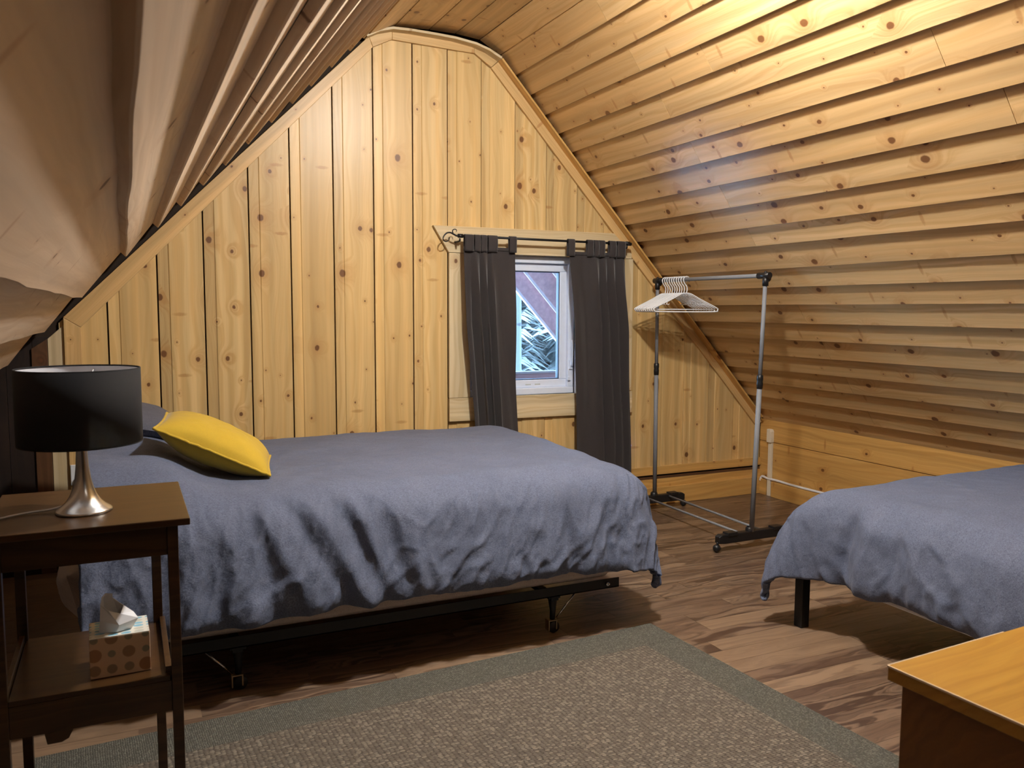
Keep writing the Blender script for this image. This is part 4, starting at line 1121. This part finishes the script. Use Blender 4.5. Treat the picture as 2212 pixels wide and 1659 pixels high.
# lamp
LX, LY = -0.105, 2.30
lamp = empty('table_lamp', (LX, LY, TZ), label='table lamp with a black drum shade and a flared nickel base', cat='lamp')
MB().lathe([(0.001, 0.0005), (0.0645, 0.0005), (0.0655, 0.004), (0.062, 0.008), (0.052, 0.015), (0.041, 0.026), (0.031, 0.042), (0.0235, 0.062), (0.0185, 0.085), (0.015, 0.115), (0.013, 0.15), (0.012, 0.19), (0.012, 0.20), (0.001, 0.20)], seg=56).build('lamp_foot', M['nickel'], lamp)
SR = 0.141
def shade_ring(R0, z0, z1, mat, name, th):
    return MB().lathe([(R0, z0), (R0, z1), (R0 - th, z1), (R0 - th, z0)], seg=72, closed=True).build(name, mat, lamp)
sh = shade_ring(SR, 0.177, 0.358, M['shade_out'], 'lamp_shade', 0.0016)
MB().lathe([(SR - 0.0019, 0.176), (SR - 0.0019, 0.356)], seg=72).build('shade_lining', M['shade_in'], sh, recalc=False)
MB().tube([((SR - 0.002) * cos(2 * pi * k / 72), (SR - 0.002) * sin(2 * pi * k / 72), 0.358) for k in range(72)], 0.0022, 6, closed=True).build('rim_wire', M['shade_out'], sh)
MB().tube([((SR - 0.002) * cos(2 * pi * k / 72), (SR - 0.002) * sin(2 * pi * k / 72), 0.175) for k in range(72)], 0.0018, 6, closed=True).build('rim_wire', M['shade_out'], sh)
sp = MB()
for k in range(3):
    a = 2 * pi * k / 3 + 1.35
    sp.tube([(0.014 * cos(a), 0.014 * sin(a), 0.30), (0.05 * cos(a), 0.05 * sin(a), 0.305), ((SR - 0.003) * cos(a), (SR - 0.003) * sin(a), 0.348)], 0.0014, 6)
sp.build('spider', M['white_plastic'], lamp)
MB().lathe([(0.001, 0.195), (0.014, 0.195), (0.017, 0.21), (0.017, 0.25), (0.001, 0.25)], seg=20).build('socket', M['black_plastic'], lamp)
MB().sphere((0, 0, 0.282), 0.027, 18, 12, (1, 1, 1.15)).build('bulb', plain('frosted_unlit_bulb', (0.75, 0.76, 0.78), 0.35), lamp)
MB().tube(smoothpath([(-0.05, 0.02, 0.012), (-0.08, 0.025, 0.006), (-0.12, 0.02, 0.0045), (-0.16, 0.0, 0.0035), (-0.19, -0.03, 0.0035), (-0.208, -0.07, 0.0035), (-0.213, -0.1, 0.0), (-0.214, -0.105, -0.06)], 6), 0.0028, 8).build('cord', plain('grey_white_cord', (0.55, 0.52, 0.48), 0.5), lamp)

# tissue box and tissue
tb = empty('tissue_box', (-0.036, 2.262, 0.4955), 0.03, label='patterned tissue box with a tissue pulled up on the nightstand shelf', cat='tissue box')
MB().box(-0.068, 0.068, -0.06, 0.06, 0.0, 0.100).build('carton', M['card_side'], tb, bevel=0.0015)
MB().box(-0.0672, 0.0672, -0.0592, 0.0592, 0.1002, 0.1012).build('carton_top', M['card_top'], tb)
MB().prism([(0.036 * cos(2 * pi * k / 28), 0.022 * sin(2 * pi * k / 28)) for k in range(28)], 'z', 0.1012, 0.1018).build('slot_film', plain('clear_film', (0.45, 0.5, 0.52), 0.15), tb)
tv = [(-0.040, -0.012, 0.101), (-0.030, 0.012, 0.101), (0.0, 0.016, 0.101), (0.030, 0.010, 0.101), (0.034, -0.010, 0.101), (0.0, -0.030, 0.104),
      (-0.036, -0.018, 0.135), (-0.024, 0.012, 0.15), (0.004, 0.010, 0.145), (0.040, 0.006, 0.138), (0.050, -0.016, 0.128), (0.006, -0.034, 0.122),
      (-0.034, -0.010, 0.172), (-0.028, 0.006, 0.186), (-0.006, 0.004, 0.182), (0.018, 0.000, 0.160), (0.010, -0.020, 0.146), (-0.016, -0.024, 0.158),
      (-0.030, -0.006, 0.190), (-0.022, 0.002, 0.196), (-0.006, -0.002, 0.194)]
tf_ = []
for k in range(6):
    l = (k + 1) % 6
    for q in (0, 6):
        tf_ += [(q + k, q + l, q + 6 + l), (q + k, q + 6 + l, q + 6 + k)]
tf_ += [(12, 13, 19), (12, 19, 18), (13, 14, 20), (13, 20, 19)]
ts = MB().add([(x - 0.006, y - 0.012, z) for x, y, z in tv], tf_).build('tissue', M['tissue'], tb, solid=0.0008, subsurf=0, recalc=False)
mm = ts.modifiers.new('sub', 'SUBSURF'); mm.subdivision_type = 'SIMPLE'; mm.levels = 2; mm.render_levels = 2

# ------------------------------------------------------------------ golden desk at the right foreground
DZ = 0.75
dk = empty('desk', (1.257, 1.042, 0), 0.045, label='golden oak veneered desk with a chipped pale edge, right foreground', cat='desk')
MB().box(0.0, 1.15, -0.62, 0.0, DZ - 0.028, DZ).build('desk_top', M['desk'], dk, bevel=0.0012)
MB().box(-0.0016, 0.0005, -0.62, 0.0, DZ - 0.0035, DZ + 0.0003).box(0.0, 0.35, -0.0005, 0.0016, DZ - 0.003, DZ + 0.0002).build('worn_edge', M['paleedge'], dk)
MB().box(0.018, 0.038, -0.60, -0.018, 0.014, DZ - 0.028).build('side_panel', M['desk_shaded'], dk, bevel=0.001)
MB().box(1.112, 1.132, -0.60, -0.018, 0.014, DZ - 0.028).build('side_panel', M['desk_shaded'], dk, bevel=0.001)
MB().box(0.038, 1.112, -0.036, -0.018, 0.1, DZ - 0.028).build('back_panel', M['desk_shaded'], dk, bevel=0.001)
